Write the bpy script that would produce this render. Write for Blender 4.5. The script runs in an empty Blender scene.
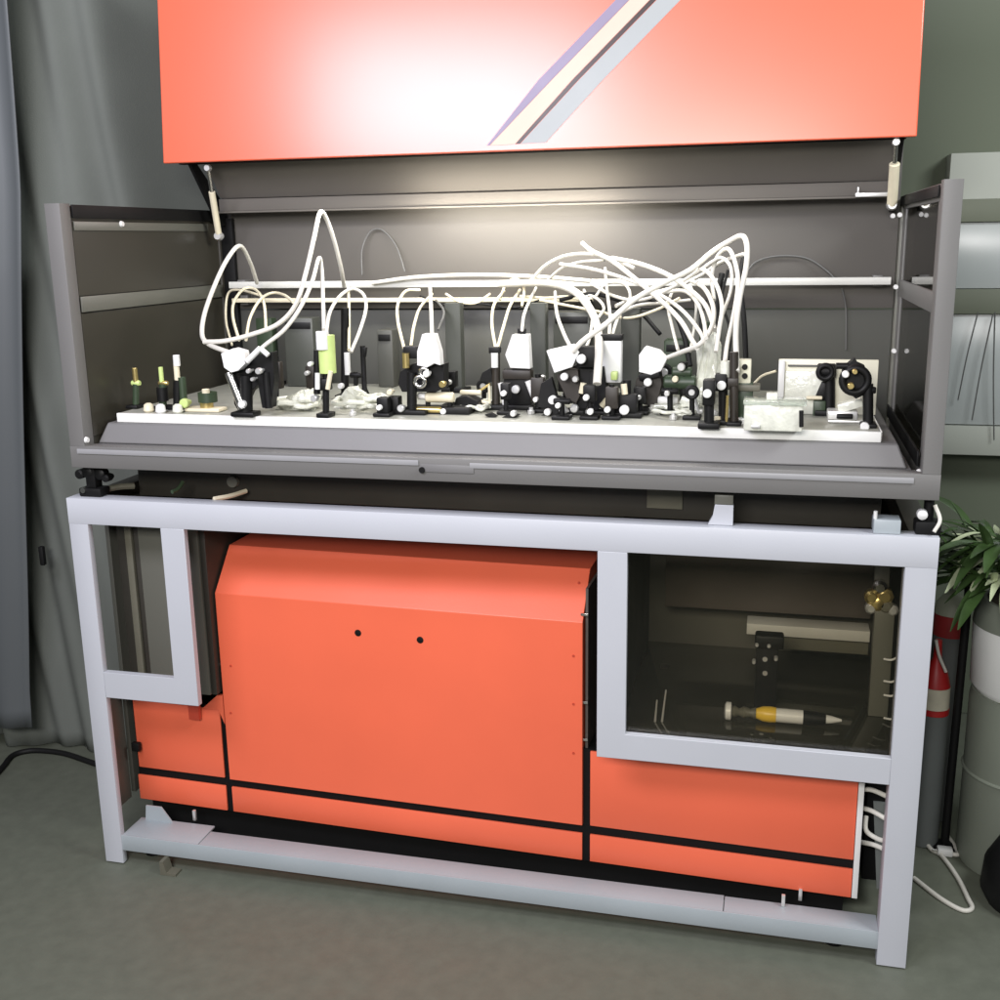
import bpy, bmesh, math, random
from mathutils import Vector, Matrix
random.seed(7)
S = bpy.context.scene
COL = S.collection

# ------------------------------------------------------------------ camera
F, YAW, PITCH, ROLL = 1095.28, 0.2472, 0.2336, -0.0163
CAM = Vector((1.6636, -2.2666, 1.5881))
_r = Vector((math.cos(YAW), math.sin(YAW), 0)); _f = Vector((-math.sin(YAW), math.cos(YAW), 0)); _u = Vector((0, 0, 1))
FWD = _f*math.cos(PITCH) - _u*math.sin(PITCH); U2 = _u*math.cos(PITCH) + _f*math.sin(PITCH)
RGT = _r*math.cos(ROLL) + U2*math.sin(ROLL); UPV = U2*math.cos(ROLL) - _r*math.sin(ROLL)

def ray(px, py): return FWD + RGT*((px-500)/F) + UPV*((500-py)/F)
def at(px, py, Y):
    q = ray(px, py); return CAM + q*((Y-CAM.y)/q.y)
def atz(px, py, Z):
    q = ray(px, py); return CAM + q*((Z-CAM.z)/q.z)
def atx(px, py, X):
    q = ray(px, py); return CAM + q*((X-CAM.x)/q.x)
def mpp(Y): return (Y-CAM.y)/FWD.y/F*1.0        # metres per photograph pixel at depth Y, about

cd = bpy.data.cameras.new('camera'); co = bpy.data.objects.new('camera', cd); COL.objects.link(co)
cd.sensor_width = 36; cd.sensor_fit = 'HORIZONTAL'; cd.lens = F/1000*36; cd.clip_end = 60; cd.clip_start = .05
co.matrix_world = Matrix(((RGT.x, UPV.x, -FWD.x, CAM.x), (RGT.y, UPV.y, -FWD.y, CAM.y), (RGT.z, UPV.z, -FWD.z, CAM.z), (0, 0, 0, 1)))
S.camera = co

# ------------------------------------------------------------------ materials
def mat(name, col, rough=.5, metal=0., var=.08, scale=14., bump=0., spec=.5, coat=0., trans=0., alpha=1., bscale=60., rvar=.08, stretch=None, crough=.15, warp=0.):
    m = bpy.data.materials.new(name); m.use_nodes = True
    nt = m.node_tree; b = nt.nodes['Principled BSDF']; L = nt.links
    tc = nt.nodes.new('ShaderNodeTexCoord')
    mp = nt.nodes.new('ShaderNodeMapping'); L.new(tc.outputs['Object'], mp.inputs['Vector'])
    if stretch: mp.inputs['Scale'].default_value = stretch
    n = nt.nodes.new('ShaderNodeTexNoise'); n.inputs['Scale'].default_value = scale; n.inputs['Detail'].default_value = 6
    L.new(mp.outputs[0], n.inputs['Vector'])
    mx = nt.nodes.new('ShaderNodeMix'); mx.data_type = 'RGBA'
    mx.inputs['A'].default_value = (*[c*(1-var) for c in col], 1); mx.inputs['B'].default_value = (*[min(1, c*(1+var)) for c in col], 1)
    L.new(n.outputs['Fac'], mx.inputs['Factor']); L.new(mx.outputs['Result'], b.inputs['Base Color'])
    mr = nt.nodes.new('ShaderNodeMapRange'); mr.inputs['To Min'].default_value = max(.02, rough-rvar); mr.inputs['To Max'].default_value = min(1, rough+rvar)
    n2 = nt.nodes.new('ShaderNodeTexNoise'); n2.inputs['Scale'].default_value = scale*.45; n2.inputs['Detail'].default_value = 4
    L.new(mp.outputs[0], n2.inputs['Vector'])
    L.new(n2.outputs['Fac'], mr.inputs['Value']); L.new(mr.outputs['Result'], b.inputs['Roughness'])
    b.inputs['Metallic'].default_value = metal; b.inputs['Specular IOR Level'].default_value = spec
    b.inputs['Coat Weight'].default_value = coat; b.inputs['Coat Roughness'].default_value = crough
    b.inputs['Transmission Weight'].default_value = trans; b.inputs['Alpha'].default_value = alpha
    if warp:                                          # slow waviness of thin sheet metal
        bw = nt.nodes.new('ShaderNodeBump'); bw.inputs['Strength'].default_value = 1; bw.inputs['Distance'].default_value = warp
        nw = nt.nodes.new('ShaderNodeTexNoise'); nw.inputs['Scale'].default_value = 3.2; nw.inputs['Detail'].default_value = 1
        L.new(tc.outputs['Object'], nw.inputs['Vector']); L.new(nw.outputs['Fac'], bw.inputs['Height']); L.new(bw.outputs[0], b.inputs['Normal'])
    if bump:
        bp = nt.nodes.new('ShaderNodeBump'); bp.inputs['Strength'].default_value = bump; bp.inputs['Distance'].default_value = .004
        n3 = nt.nodes.new('ShaderNodeTexNoise'); n3.inputs['Scale'].default_value = bscale; n3.inputs['Detail'].default_value = 3
        L.new(mp.outputs[0], n3.inputs['Vector']); L.new(n3.outputs['Fac'], bp.inputs['Height']); L.new(bp.outputs[0], b.inputs['Normal'])
        if warp: L.new(bw.outputs[0], bp.inputs['Normal'])
    return m

def pane_mat(name, tint, glossmix, rough=.03):
    m = bpy.data.materials.new(name); m.use_nodes = True; nt = m.node_tree; nt.nodes.clear(); L = nt.links
    o = nt.nodes.new('ShaderNodeOutputMaterial'); t = nt.nodes.new('ShaderNodeBsdfTransparent'); t.inputs[0].default_value = (*tint, 1)
    g = nt.nodes.new('ShaderNodeBsdfGlossy'); g.inputs['Roughness'].default_value = rough; g.inputs[0].default_value = (1, 1, 1, 1)
    fr = nt.nodes.new('ShaderNodeFresnel'); fr.inputs[0].default_value = 1.45
    mu = nt.nodes.new('ShaderNodeMath'); mu.operation = 'MULTIPLY'; mu.inputs[1].default_value = glossmix; L.new(fr.outputs[0], mu.inputs[0])
    mx = nt.nodes.new('ShaderNodeMixShader'); L.new(mu.outputs[0], mx.inputs[0]); L.new(t.outputs[0], mx.inputs[1]); L.new(g.outputs[0], mx.inputs[2])
    L.new(mx.outputs[0], o.inputs[0]); return m

M = dict(
    frame=mat('frame_paint', (.46, .475, .51), .38, var=.05, scale=5, bump=.04, bscale=220),
    tray=mat('tray_paint', (.34, .38, .40), .42, var=.10, scale=6, bump=.05),
    orange=mat('orange_paint', (.80, .145, .07), .40, var=.07, scale=4, bump=.05, bscale=260, rvar=.14, warp=.004),
    lid_orange=mat('lid_paint', (.80, .13, .06), .36, var=.04, scale=3, bump=.02, bscale=300, spec=.6, rvar=.05, coat=.75, crough=.25),
    darkred=mat('red_bracket', (.5, .06, .03), .5),
    black=mat('black_paint', (.005, .005, .005), .6, var=.3, spec=.2),
    anod=mat('black_anodised', (.006, .006, .006), .5, var=.4, scale=40, spec=.25),
    brownblk=mat('brown_black', (.022, .017, .012), .5, var=.3, scale=30),
    grey=mat('grey_powdercoat', (.135, .132, .126), .5, var=.07, scale=7, bump=.05, bscale=260),
    plinth=mat('plinth_grey', (.155, .152, .15), .5, var=.07, scale=6, bump=.05, bscale=260),
    backwall=mat('inner_sheet', (.095, .088, .078), .6, var=.07, scale=4, bump=.03, bscale=200),
    backlow=mat('inner_sheet_low', (.072, .073, .063), .5, var=.1, scale=4),
    lidin=mat('lid_inner', (.12, .11, .096), .7, spec=.25, var=.08, scale=5),
    cab=mat('cabinet_grey', (.115, .115, .095), .45, var=.06, scale=6),
    cabdark=mat('cabinet_dark', (.03, .027, .021), .5, var=.15),
    olive=mat('olive_strip', (.12, .115, .085), .5, var=.15),
    bay=mat('bay_dark', (.12, .116, .10), .5, var=.15, scale=5),
    baybrown=mat('bay_brown', (.085, .072, .062), .5, var=.15, scale=5),
    bayshelf=mat('bay_beam', (.55, .54, .49), .5, var=.12),
    gloss=mat('black_acrylic', (.03, .03, .022), .06, var=.1, rvar=.03, spec=.9),
    steel=mat('steel', (.62, .61, .58), .25, metal=1, var=.1, scale=40),
    alu=mat('brushed_alu', (.7, .7, .68), .35, metal=.6, var=.1, scale=30),
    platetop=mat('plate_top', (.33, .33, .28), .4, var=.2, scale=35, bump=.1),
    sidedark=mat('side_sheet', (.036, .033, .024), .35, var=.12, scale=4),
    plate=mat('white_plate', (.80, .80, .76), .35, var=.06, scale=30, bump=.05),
    white=mat('white_plastic', (.72, .72, .70), .35, var=.05, scale=30),
    raila=mat('rail_enamel', (.56, .56, .52), .4, var=.08, scale=10),
    trimg=mat('trim_grey', (.27, .27, .275), .4, var=.08, scale=20),
    cable=mat('white_cable', (.62, .60, .54), .42, var=.06, scale=30),
    cream=mat('cream_cable', (.70, .64, .47), .45, var=.12, scale=30),
    greycab=mat('grey_cable', (.10, .10, .095), .5),
    blackcab=mat('black_rubber', (.007, .007, .007), .6, spec=.25),
    brass=mat('brass', (.70, .55, .22), .3, metal=.9, var=.2, scale=40),
    green=mat('green_sleeve', (.50, .62, .22), .4, var=.15, scale=40),
    greenblk=mat('dark_green', (.03, .05, .025), .45, var=.3),
    yellow=mat('yellow_plastic', (.80, .52, .05), .35, var=.1),
    column=mat('grey_column', (.06, .064, .054), .45, var=.12, scale=10),
    clear=mat('clear_acrylic', (.80, .86, .78), .12, trans=.8, var=.1, spec=.6),
    film=mat('crinkled_film', (.66, .67, .58), .25, var=.35, scale=40, bump=.5, bscale=70, spec=.8),
    panelw=mat('cream_panel', (.72, .70, .55), .4, var=.12, scale=9),
    curtain=mat('curtain_cloth', (.135, .147, .130), .85, var=.12, scale=5, bump=.15, bscale=260),
    wall=mat('wall_paint', (.13, .15, .105), .8, var=.08, scale=2, bump=.06, bscale=40),
    floor=mat('vinyl_floor', (.118, .128, .098), .52, var=.2, scale=26, bump=.06, bscale=90, rvar=.2),
    partition=mat('blue_grey_board', (.098, .108, .112), .55, var=.06, scale=3),
    boardglass=mat('pale_glass', (.42, .45, .44), .25, var=.12, scale=5),
    boardpale=mat('pale_board', (.40, .42, .37), .6, var=.07, scale=4),
    boardframe=mat('green_frame', (.15, .165, .12), .6, var=.1),
    drum=mat('green_grey_drum', (.20, .22, .18), .55, var=.1, scale=5),
    pot=mat('white_pot', (.86, .87, .85), .5, var=.08, scale=8),
    soil=mat('soil', (.03, .025, .015), .9, var=.4, scale=60, bump=.6),
    leaf=mat('leaf', (.045, .085, .025), .35, var=.6, scale=18, spec=.6),
    leafglint=mat('leaf_highlight', (.50, .56, .36), .4, var=.3, scale=20),
    gas=mat('cylinder_grey', (.13, .14, .135), .45, var=.1, scale=8),
    red=mat('red_band', (.33, .03, .03), .45, var=.12),
    redb=mat('bottle_red', (.45, .02, .02), .4, var=.1),
    lab=mat('bottle_label', (.62, .58, .45), .6, var=.2, scale=40),
    dome=mat('pale_dome', (.38, .40, .30), .5, var=.12),
    d_cream=mat('stripe_cream', (.62, .50, .40), .5, var=.03), d_black=mat('stripe_black', (.03, .012, .01), .4),
    d_grey=mat('stripe_grey', (.36, .38, .38), .5, var=.04), d_purple=mat('stripe_lilac', (.26, .22, .32), .5, var=.08),
    pane=pane_mat('smoked_pane', (.92, .90, .84), .7), pane2=pane_mat('smoked_side_pane', (.34, .33, .29), .8),
    lens=mat('lens_glass', (.15, .17, .2), .05, spec=1., coat=1.),
)

# ------------------------------------------------------------------ mesh builder
class MB:
    def __init__(s): s.bm = bmesh.new()
    def box(s, lo, hi, bev=0., rot=None, axes=None):
        lo, hi = Vector(lo), Vector(hi)
        c = (lo+hi)/2; d = hi-lo
        r = bmesh.ops.create_cube(s.bm, size=1.0)
        vs = r['verts']
        for v in vs: v.co = Vector((v.co.x*d.x, v.co.y*d.y, v.co.z*d.z))
        if bev:
            es = {e for v in vs for e in v.link_edges}
            if axes is not None:
                es = {e for e in es if abs((e.verts[0].co-e.verts[1].co).normalized()[axes]) > .9}
            rr = bmesh.ops.bevel(s.bm, geom=list(es), offset=bev, segments=2, affect='EDGES', profile=.5)
            vs = list({v for f in rr['faces'] for v in f.verts} | {v for v in vs if v.is_valid})
        mx = Matrix.Translation(c) @ (rot.to_4x4() if rot is not None else Matrix())
        done = set()
        for v in vs:
            if v.is_valid and v.index not in done or v.is_valid: pass
        allv = set()
        stack = [v for v in vs if v.is_valid]
        while stack:
            v = stack.pop()
            if v in allv: continue
            allv.add(v)
            stack += [e.other_vert(v) for e in v.link_edges]
        for v in allv: v.co = mx @ v.co
        return s
    def cyl(s, a, b, r0, r1=None, n=20, cap=True):
        a, b = Vector(a), Vector(b); r1 = r0 if r1 is None else r1
        z = (b-a).normalized(); x = z.orthogonal().normalized(); y = z.cross(x)
        A = []; B = []
        for i in range(n):
            t = 2*math.pi*i/n; d = x*math.cos(t)+y*math.sin(t)
            A.append(s.bm.verts.new(a+d*r0)); B.append(s.bm.verts.new(b+d*r1))
        for i in range(n): s.bm.faces.new((A[i], A[(i+1) % n], B[(i+1) % n], B[i]))
        if cap: s.bm.faces.new(A[::-1]); s.bm.faces.new(B)
        return s
    def lathe(s, c, prof, n=28, axis='z'):
        c = Vector(c); rings = []
        for (r, h) in prof:
            R = []
            for i in range(n):
                t = 2*math.pi*i/n
                p = Vector((r*math.cos(t), r*math.sin(t), h))
                if axis == 'x': p = Vector((h, r*math.cos(t), r*math.sin(t)))
                if axis == 'y': p = Vector((r*math.cos(t), h, r*math.sin(t)))
                R.append(s.bm.verts.new(c+p))
            rings.append(R)
        for k in range(len(rings)-1):
            for i in range(n): s.bm.faces.new((rings[k][i], rings[k][(i+1) % n], rings[k+1][(i+1) % n], rings[k+1][i]))
        s.bm.faces.new(rings[0][::-1]); s.bm.faces.new(rings[-1]); return s
    def tube(s, pts, r, n=10, sub=8):
        P = [Vector(p) for p in pts]
        if sub > 1:
            Q = [P[0]*2-P[1]] + P + [P[-1]*2-P[-2]]; out = []
            for i in range(1, len(Q)-2):
                p0, p1, p2, p3 = Q[i-1:i+3]
                for k in range(sub):
                    t = k/sub
                    out.append(.5*((2*p1)+(p2-p0)*t+(2*p0-5*p1+4*p2-p3)*t*t+(3*p1-p0-3*p2+p3)*t**3))
            out.append(P[-1]); P = out
        rings = []; nrm = None
        for i, p in enumerate(P):
            tg = (P[min(i+1, len(P)-1)]-P[max(i-1, 0)]).normalized()
            nrm = tg.orthogonal().normalized() if nrm is None else (nrm-tg*nrm.dot(tg)).normalized()
            bn = tg.cross(nrm)
            rings.append([s.bm.verts.new(p+(nrm*math.cos(2*math.pi*k/n)+bn*math.sin(2*math.pi*k/n))*r) for k in range(n)])
        for a, b in zip(rings, rings[1:]):
            for k in range(n): s.bm.faces.new((a[k], a[(k+1) % n], b[(k+1) % n], b[k]))
        s.bm.faces.new(rings[0][::-1]); s.bm.faces.new(rings[-1]); return s
    def torus(s, c, R, r, axis=Vector((0, -1, 0)), n=28, m=10):
        c = Vector(c); z = axis.normalized(); x = z.orthogonal().normalized(); y = z.cross(x); G = []
        for i in range(n):
            t = 2*math.pi*i/n; d = x*math.cos(t)+y*math.sin(t)
            G.append([s.bm.verts.new(c+d*(R+r*math.cos(2*math.pi*j/m))+z*r*math.sin(2*math.pi*j/m)) for j in range(m)])
        for i in range(n):
            for j in range(m): s.bm.faces.new((G[i][j], G[(i+1) % n][j], G[(i+1) % n][(j+1) % m], G[i][(j+1) % m]))
        return s
    def prism(s, poly, vec):
        A = [s.bm.verts.new(Vector(p)) for p in poly]; B = [s.bm.verts.new(Vector(p)+Vector(vec)) for p in poly]
        n = len(A); s.bm.faces.new(A[::-1]); s.bm.faces.new(B)
        for i in range(n): s.bm.faces.new((A[i], A[(i+1) % n], B[(i+1) % n], B[i]))
        return s
    def sheet(s, grid):
        V = [[s.bm.verts.new(p) for p in row] for row in grid]
        for a, b in zip(V, V[1:]):
            for i in range(len(a)-1): s.bm.faces.new((a[i], a[i+1], b[i+1], b[i]))
        return s
    def build(s, name, m, parent=None, smooth=True, bevel=0.):
        bmesh.ops.recalc_face_normals(s.bm, faces=s.bm.faces[:])
        off = world_loc(parent) if parent is not None else None
        if off is not None:
            for v in s.bm.verts: v.co -= off
        me = bpy.data.meshes.new(name); s.bm.to_mesh(me); s.bm.free()
        me.materials.append(m)
        if smooth:
            me.polygons.foreach_set('use_smooth', [True]*len(me.polygons)); me.set_sharp_from_angle(angle=math.radians(38))
        o = bpy.data.objects.new(name, me); COL.objects.link(o)
        if parent is not None: o.parent = parent
        if bevel:
            b = o.modifiers.new('bevel', 'BEVEL'); b.width = bevel; b.segments = 2; b.limit_method = 'ANGLE'; b.angle_limit = math.radians(40)
        return o
def world_loc(o):
    v = Vector((0, 0, 0))
    while o is not None: v = v + o.location; o = o.parent
    return v
def tag(o, label, cat, group=None):
    o['label'] = label; o['category'] = cat
    if group: o['group'] = group
    return o
def thing(name, label, cat, loc=(0, 0, 0), group=None):
    o = bpy.data.objects.new(name, None); COL.objects.link(o); o.location = loc; o.empty_display_size = .05
    return tag(o, label, cat, group)
def struct(o): o['kind'] = 'structure'; return o
def box(lo, hi, name, m, parent, bev=.0015, axes=None): return MB().box(lo, hi, bev, axes=axes).build(name, m, parent)

# ------------------------------------------------------------------ setting: floor, wall, curtain
struct(MB().sheet([[(-4, -4, 0), (5, -4, 0)], [(-4, 1.6, 0), (5, 1.6, 0)]]).build('floor', M['floor'], smooth=False))
struct(MB().box((-4, 1.45, 0.002), (5, 1.6, 3.2)).build('wall', M['wall'], smooth=False))

def curtain():
    cw = thing('curtain', 'heavy grey green cloth curtain hanging in folds behind the left end of the machine', 'curtain', (-.4, .5, 0))
    grid = []
    nu, nv = 260, 60
    for j in range(nv+1):
        z = .004 + j/nv*2.9; row = []
        for i in range(nu+1):
            u = i/nu
            x = -1.5 + u*2.1
            base = .57 + .52/(1+math.exp(-(x+.17)*16))
            ph = x*21 + z*1.35
            dg = math.exp(-((x-(.16-.30*(z-1.7)))/.035)**2)*(.085 if z > .9 else .02) + math.exp(-((x-(.30-.42*(z-1.7)))/.025)**2)*.055
            a = .030 + .014*math.sin(x*5+1)
            y = base + a*math.sin(ph) + .45*a*math.sin(ph*1.9+.8*math.sin(z*1.6)+1.3) + .010*math.sin(x*63+z*5.5+2*math.sin(z*1.1)) - dg + .006*math.sin(z*6+x*30)
            row.append((x, y, z))
        grid.append(row)
    o = MB().sheet(grid).build('cloth', M['curtain'], cw)
    sm = o.modifiers.new('thick', 'SOLIDIFY'); sm.thickness = .004
curtain()

bc = thing('blue_curtain', 'blue grey cloth hanging at the far left edge in front of the green curtain', 'curtain', (-1.0, .4, 0))
grid = []
for k in range(41):
    t = k/40; z = .12+2.39*t
    edge = at(27-30*max(0, min(1, (1.75-z)/1.5)), 300, .44).x - .055*(1.5-z)
    grid.append([(edge-.6*(1-u/30), .45+.012*math.sin(u*.9+z*.8)+.004*math.sin(z*4), z) for u in range(31)])
o = MB().sheet(grid).build('cloth', M['partition'], bc); m_ = o.modifiers.new('thick', 'SOLIDIFY'); m_.thickness = .004
MB().cyl((grid[-1][0][0], .45, 2.515), (grid[-1][-1][0]+.05, .45, 2.515), .012).build('rod', M['alu'], bc)

# ------------------------------------------------------------------ lower steel frame
H = .991; D = .80; TH = .05; TF = .018
fr = thing('machine_frame', 'pale grey painted steel frame carrying the grey enclosure above the orange machine', 'frame', (0, 0, 0))
def tubebox(lo, hi, axis, name='rail', par=fr, m='frame'): return box(lo, hi, name, M[m], par, .0012, axis)
tubebox((0, 0, 0.004), (.052, TF, .927), 2, 'post')
tubebox((1.9385, 0, 0.004), (2.0, TH, .927), 2, 'post')
tubebox((0, 0, .927), (2.0, TH, H), 0, 'top_rail')
for x0, x1 in ((0, .052), (1.948, 2.0)): tubebox((x0, D-TH, .004), (x1, D, .95), 2, 'post')
for x0, x1 in ((0.001, .051), (1.949, 1.999)): tubebox((x0, TH, .93), (x1, D-TH, .985), 1, 'side_rail', m='cabdark')
tubebox((0, D-TH, .95), (2.0, D, .988), 0, 'back_rail')
# small window on the left
wf = MB(); wf.prism([(x, 0, z) for x, z in ((.052, .4726), (.3117, .4726), (.3117, .927), (.2496, .927), (.2496, .5414), (.052, .5414))], (0, TF, 0))
wl = wf.build('window_frame', M['frame'], fr, bevel=.0012); wl['label'] = 'small square-cornered frame beside the left post'
# large window on the right
wf = MB(); wf.prism([(x, 0, z) for x, z in ((1.3079, .4414), (1.9385, .4414), (1.9385, .5023), (1.3725, .5023), (1.3725, .927), (1.3079, .927))], (0, TF, 0))
wr = wf.build('window_frame', M['frame'], fr, bevel=.0012); wr['label'] = 'wide frame holding a smoked pane'
MB().box((1.3725, .0185, .480), (1.9384, .0225, .9265)).build('smoked_pane', M['pane'], wr, smooth=False)
# bottom channel tray
tr = MB(); tr.box((.052, .003, .040), (1.9385, .007, .084), .001, axes=0); tr.box((.052, .007, .078), (.27, .100, .083), .001)
tr.box((.272, .007, .077), (1.60, .074, .082), .001); tr.box((1.602, .007, .0775), (1.9385, .070, .0825), .001); tr.box((.052, .060, .040), (1.9385, .064, .0765), .001)
tray = tr.build('tray', M['tray'], fr)
for (px, py) in ((195, 820), (783, 906), (800, 900)):
    p = atz(px, py, .083); MB().box((p.x-.004, p.y-.004, .083), (p.x+.004, p.y+.004, .112), .001).build('stud', M['alu'], tray)
cp = MB(); cp.prism([(.07, .09, .083), (.15, .09, .083), (.12, .09, .125), (.075, .09, .125)], (0, .004, 0)); cp.build('corner_plate', M['tray'], fr)
for x in (.10, 1.85):
    MB().cyl((x, .07, .002), (x, .07, .012), .022).cyl((x, .07, .012), (x, .07, .04), .008).build('levelling_foot', M['black'], fr)
p = atz(168, 876, .0); MB().prism([(p.x-.022, p.y, .0005), (p.x+.022, p.y, .0005), (p.x+.022, p.y, .006), (p.x-.004, p.y, .008), (p.x-.012, p.y, .038), (p.x-.022, p.y, .038)], (0, .03, 0)).build('clamp_tab', M['olive'], fr)

# ------------------------------------------------------------------ orange machine behind the frame
ANG = -math.atan(.034)
om = thing('orange_machine', 'orange sheet metal machine housing with a big sloped-top central cover, behind the pale frame', 'machine', (0, .155, 0))
om.rotation_euler.z = ANG
def lx(px, py):          # pixel on the slanted front plane -> local (x, z)
    q = ray(px, py); t = (.155-.034*CAM.x-CAM.y)/(q.y+.034*q.x); p = CAM+q*t
    return p.x/math.cos(ANG), p.z
class LMB(MB):
    def build(s, name, m, parent=None, **k):
        # local coordinates of the rotated thing
        loc = world_loc(parent)
        for v in s.bm.verts: v.co += loc
        return MB.build(s, name, m, parent, **k)
ZB = .106
LMB().box((.018, .005, ZB-.004), (1.885, .56, .40)).box((.03, .035, .008), (1.87, .54, ZB-.004)).box((.32, .10, .40), (1.24, .49, .80)).build('chassis_and_shade', M['black'], om)  # lower black box stands in for the shade beneath the machine
c = LMB()
x0, x1 = .303, 1.258
prof = [(-.006, .202), (-.006, .722), (.082, .826), (.50, .832), (.50, .202)]
c.prism([(x0, y, z) for y, z in prof], (x1-x0, 0, 0)); cov = c.build('cover', M['orange'], om, bevel=.0012)
for px, py in ((359, 632), (421, 639)):
    x, z = lx(px, py); LMB().lathe((x, -.0062, z), [(.0085, .0), (.0085, -.0015), (.006, -.0022)], 16, 'y').build('hole_plug', M['black'], cov)
for px, py in ((574, 590), (574, 655), (574, 703), (574, 752), (232, 665), (232, 712)):
    x, z = lx(px, py); y = -.006 if z < .72 else -.006+(z-.722)*.81
    LMB().lathe((x, y+.0005, z), [(.0032, .0), (.0032, -.002)], 10, 'y').build('screw', M['darkred'], cov)
for px, py in ((585, 615), (586, 703), (585, 740)):
    x, z = lx(px, py); LMB().box((x1-.006, .0, z-.003), (x1+.012, .006, z+.003), .001).build('hinge_tab', M['steel'], cov)
x, z = lx(222, 665); LMB().box((x0-.012, .0, z-.003), (x0+.004, .006, z+.003), .001).build('hinge_tab', M['steel'], cov)
LMB().box((x1+.004, .01, .21), (x1+.010, .30, .80)).build('guide_strip', M['baybrown'], om)
for (a, b) in ((.018, .286), (.304, 1.257), (1.276, 1.885)):
    LMB().box((a, -.002, ZB), (b, .0048, .178), .0015).build('skirt_panel', M['orange'], om)
LMB().box((.024, -.002, .202), (.286, .0048, .398), .002).build('side_panel', M['orange'], om)
LMB().box((1.276, -.002, .202), (1.885, .0048, .398), .002).build('side_panel', M['orange'], om)
LMB().box((1.886, -.006, ZB+.002), (1.8985, .02, .398), .001).build('edge_trim', M['white'], om)
LMB().prism([(.238, -.004, .398), (.285, -.004, .44), (.300, -.004, .44), (.300, -.004, .36), (.285, -.004, .399)], (0, .010, 0)).build('bracket', M['orange'], om)
LMB().prism([(.205, -.020, .37), (.235, -.020, .37), (.235, -.020, .415), (.205, -.020, .425)], (0, .012, 0)).build('bracket', M['darkred'], om)
for xx in (.1, .75, 1.3, 1.82):
    LMB().cyl((xx, .09, .002), (xx, .09, ZB-.02), .018).build('foot', M['olive'] if xx > 1.7 else M['black'], om)

# grey cabinet behind the small window
cb = thing('control_cabinet', 'plain grey steel cabinet visible behind the small left window', 'cabinet', (.2, .3, .43))
box((.112, .115, .45), (.280, .55, .955), 'door', M['cab'], cb, .002)
box((.045, .125, .46), (.110, .55, .955), 'side_strip', M['cabdark'], cb, .002)
box((.076, .112, .46), (.094, .1248, .955), 'edge_trim', M['olive'], cb, .001)
box((.2815, .12, .45), (.297, .55, .955), 'side_panel', M['cabdark'], cb, .002)
sp = thing('side_cover', 'olive grey side sheet standing just behind the left post', 'panel', (.0, .3, 0))
box((-.012, .16, .12), (.0, .70, .93), 'sheet', M['cab'], sp, .001)
box((-.02, .10, .11), (-.006, .150, .44), 'front_flange', M['cab'], sp, .001)
p = at(140, 745, .145); box((p.x-.016, .128, p.z-.012), (p.x+.006, .142, p.z+.012), 'latch', M['black'], sp, .002)

# ------------------------------------------------------------------ instrument bay behind the smoked window
SH = .464
by = thing('instrument_bay', 'dark compartment with a shiny black floor behind the large smoked window', 'compartment', (1.65, .4, .44))
box((1.335, .07, .438), (1.985, .70, SH), 'bay_floor', M['gloss'], by, .001)
box((1.335, .70, .438), (1.985, .715, .95), 'back_panel', M['bay'], by, .001)
box((1.335, .07, SH+.001), (1.347, .70, .95), 'side_panel', M['black'], by, .001)
box((1.9855, .06, SH-.02), (1.9925, .70, .925), 'side_panel', M['black'], by, .001)
a = at(666, 560, .55); b = at(868, 612, .55)
box((a.x, .55, at(760, 612, .55).z), (1.93, .565, .955), 'upper_panel', M['baybrown'], by, .001)
a = at(747, 620, .48); b = at(868, 640, .48)
box((a.x, .475, b.z-.005), (1.925, .54, a.z-.008), 'cross_beam', M['bayshelf'], by, .002)
bb = at(868, 655, .50); box((at(775, 640, .5).x, .50, bb.z), (1.925, .53, b.z-.006), 'beam_web', M['olive'], by, .001)
a = at(872, 600, .30); b = at(893, 740, .30)
box((at(873, 640, .30).x, .30, SH+.001), (at(893, 640, .30).x, .33, at(880, 606, .30).z), 'upright', M['cab'], by, .0015)
p = at(650, 700, .5); box((1.40, .50, SH+.001), (1.422, .53, at(648, 690, .5).z), 'stub_post', M['cabdark'], by, .001)

bk = thing('slotted_bracket', 'black slotted bracket standing on the shiny floor behind the large window', 'bracket', atz(765, 708, SH))
Yb = bk.location.y; mp_ = mpp(Yb)
X0, X1 = at(755, 680, Yb).x, at(777, 680, Yb).x; ztop = at(765, 636, Yb).z
box((X0, Yb, SH+.001), (X1, Yb+.014, ztop), 'upright_bar', M['anod'], bk, .002)
box((X0-.004, Yb-.012, ztop-.03), (X1+.012, Yb+.03, ztop+.004), 'clamp_head', M['anod'], bk, .006)
for py in (659, 673): 
    q = at(765, py, Yb); MB().lathe((q.x, Yb-.001, q.z), [(.006, 0), (.006, -.002)], 14, 'y').build('slot_washer', M['alu'], bk)
for px, py in ((754, 660), (776, 657), (757, 643), (769, 644)):
    q = at(px, py, Yb); MB().lathe((q.x, Yb-.013, q.z), [(.0045, .012), (.0045, -.004), (.003, -.006)], 12, 'y').build('screw', M['alu'], bk)

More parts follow.
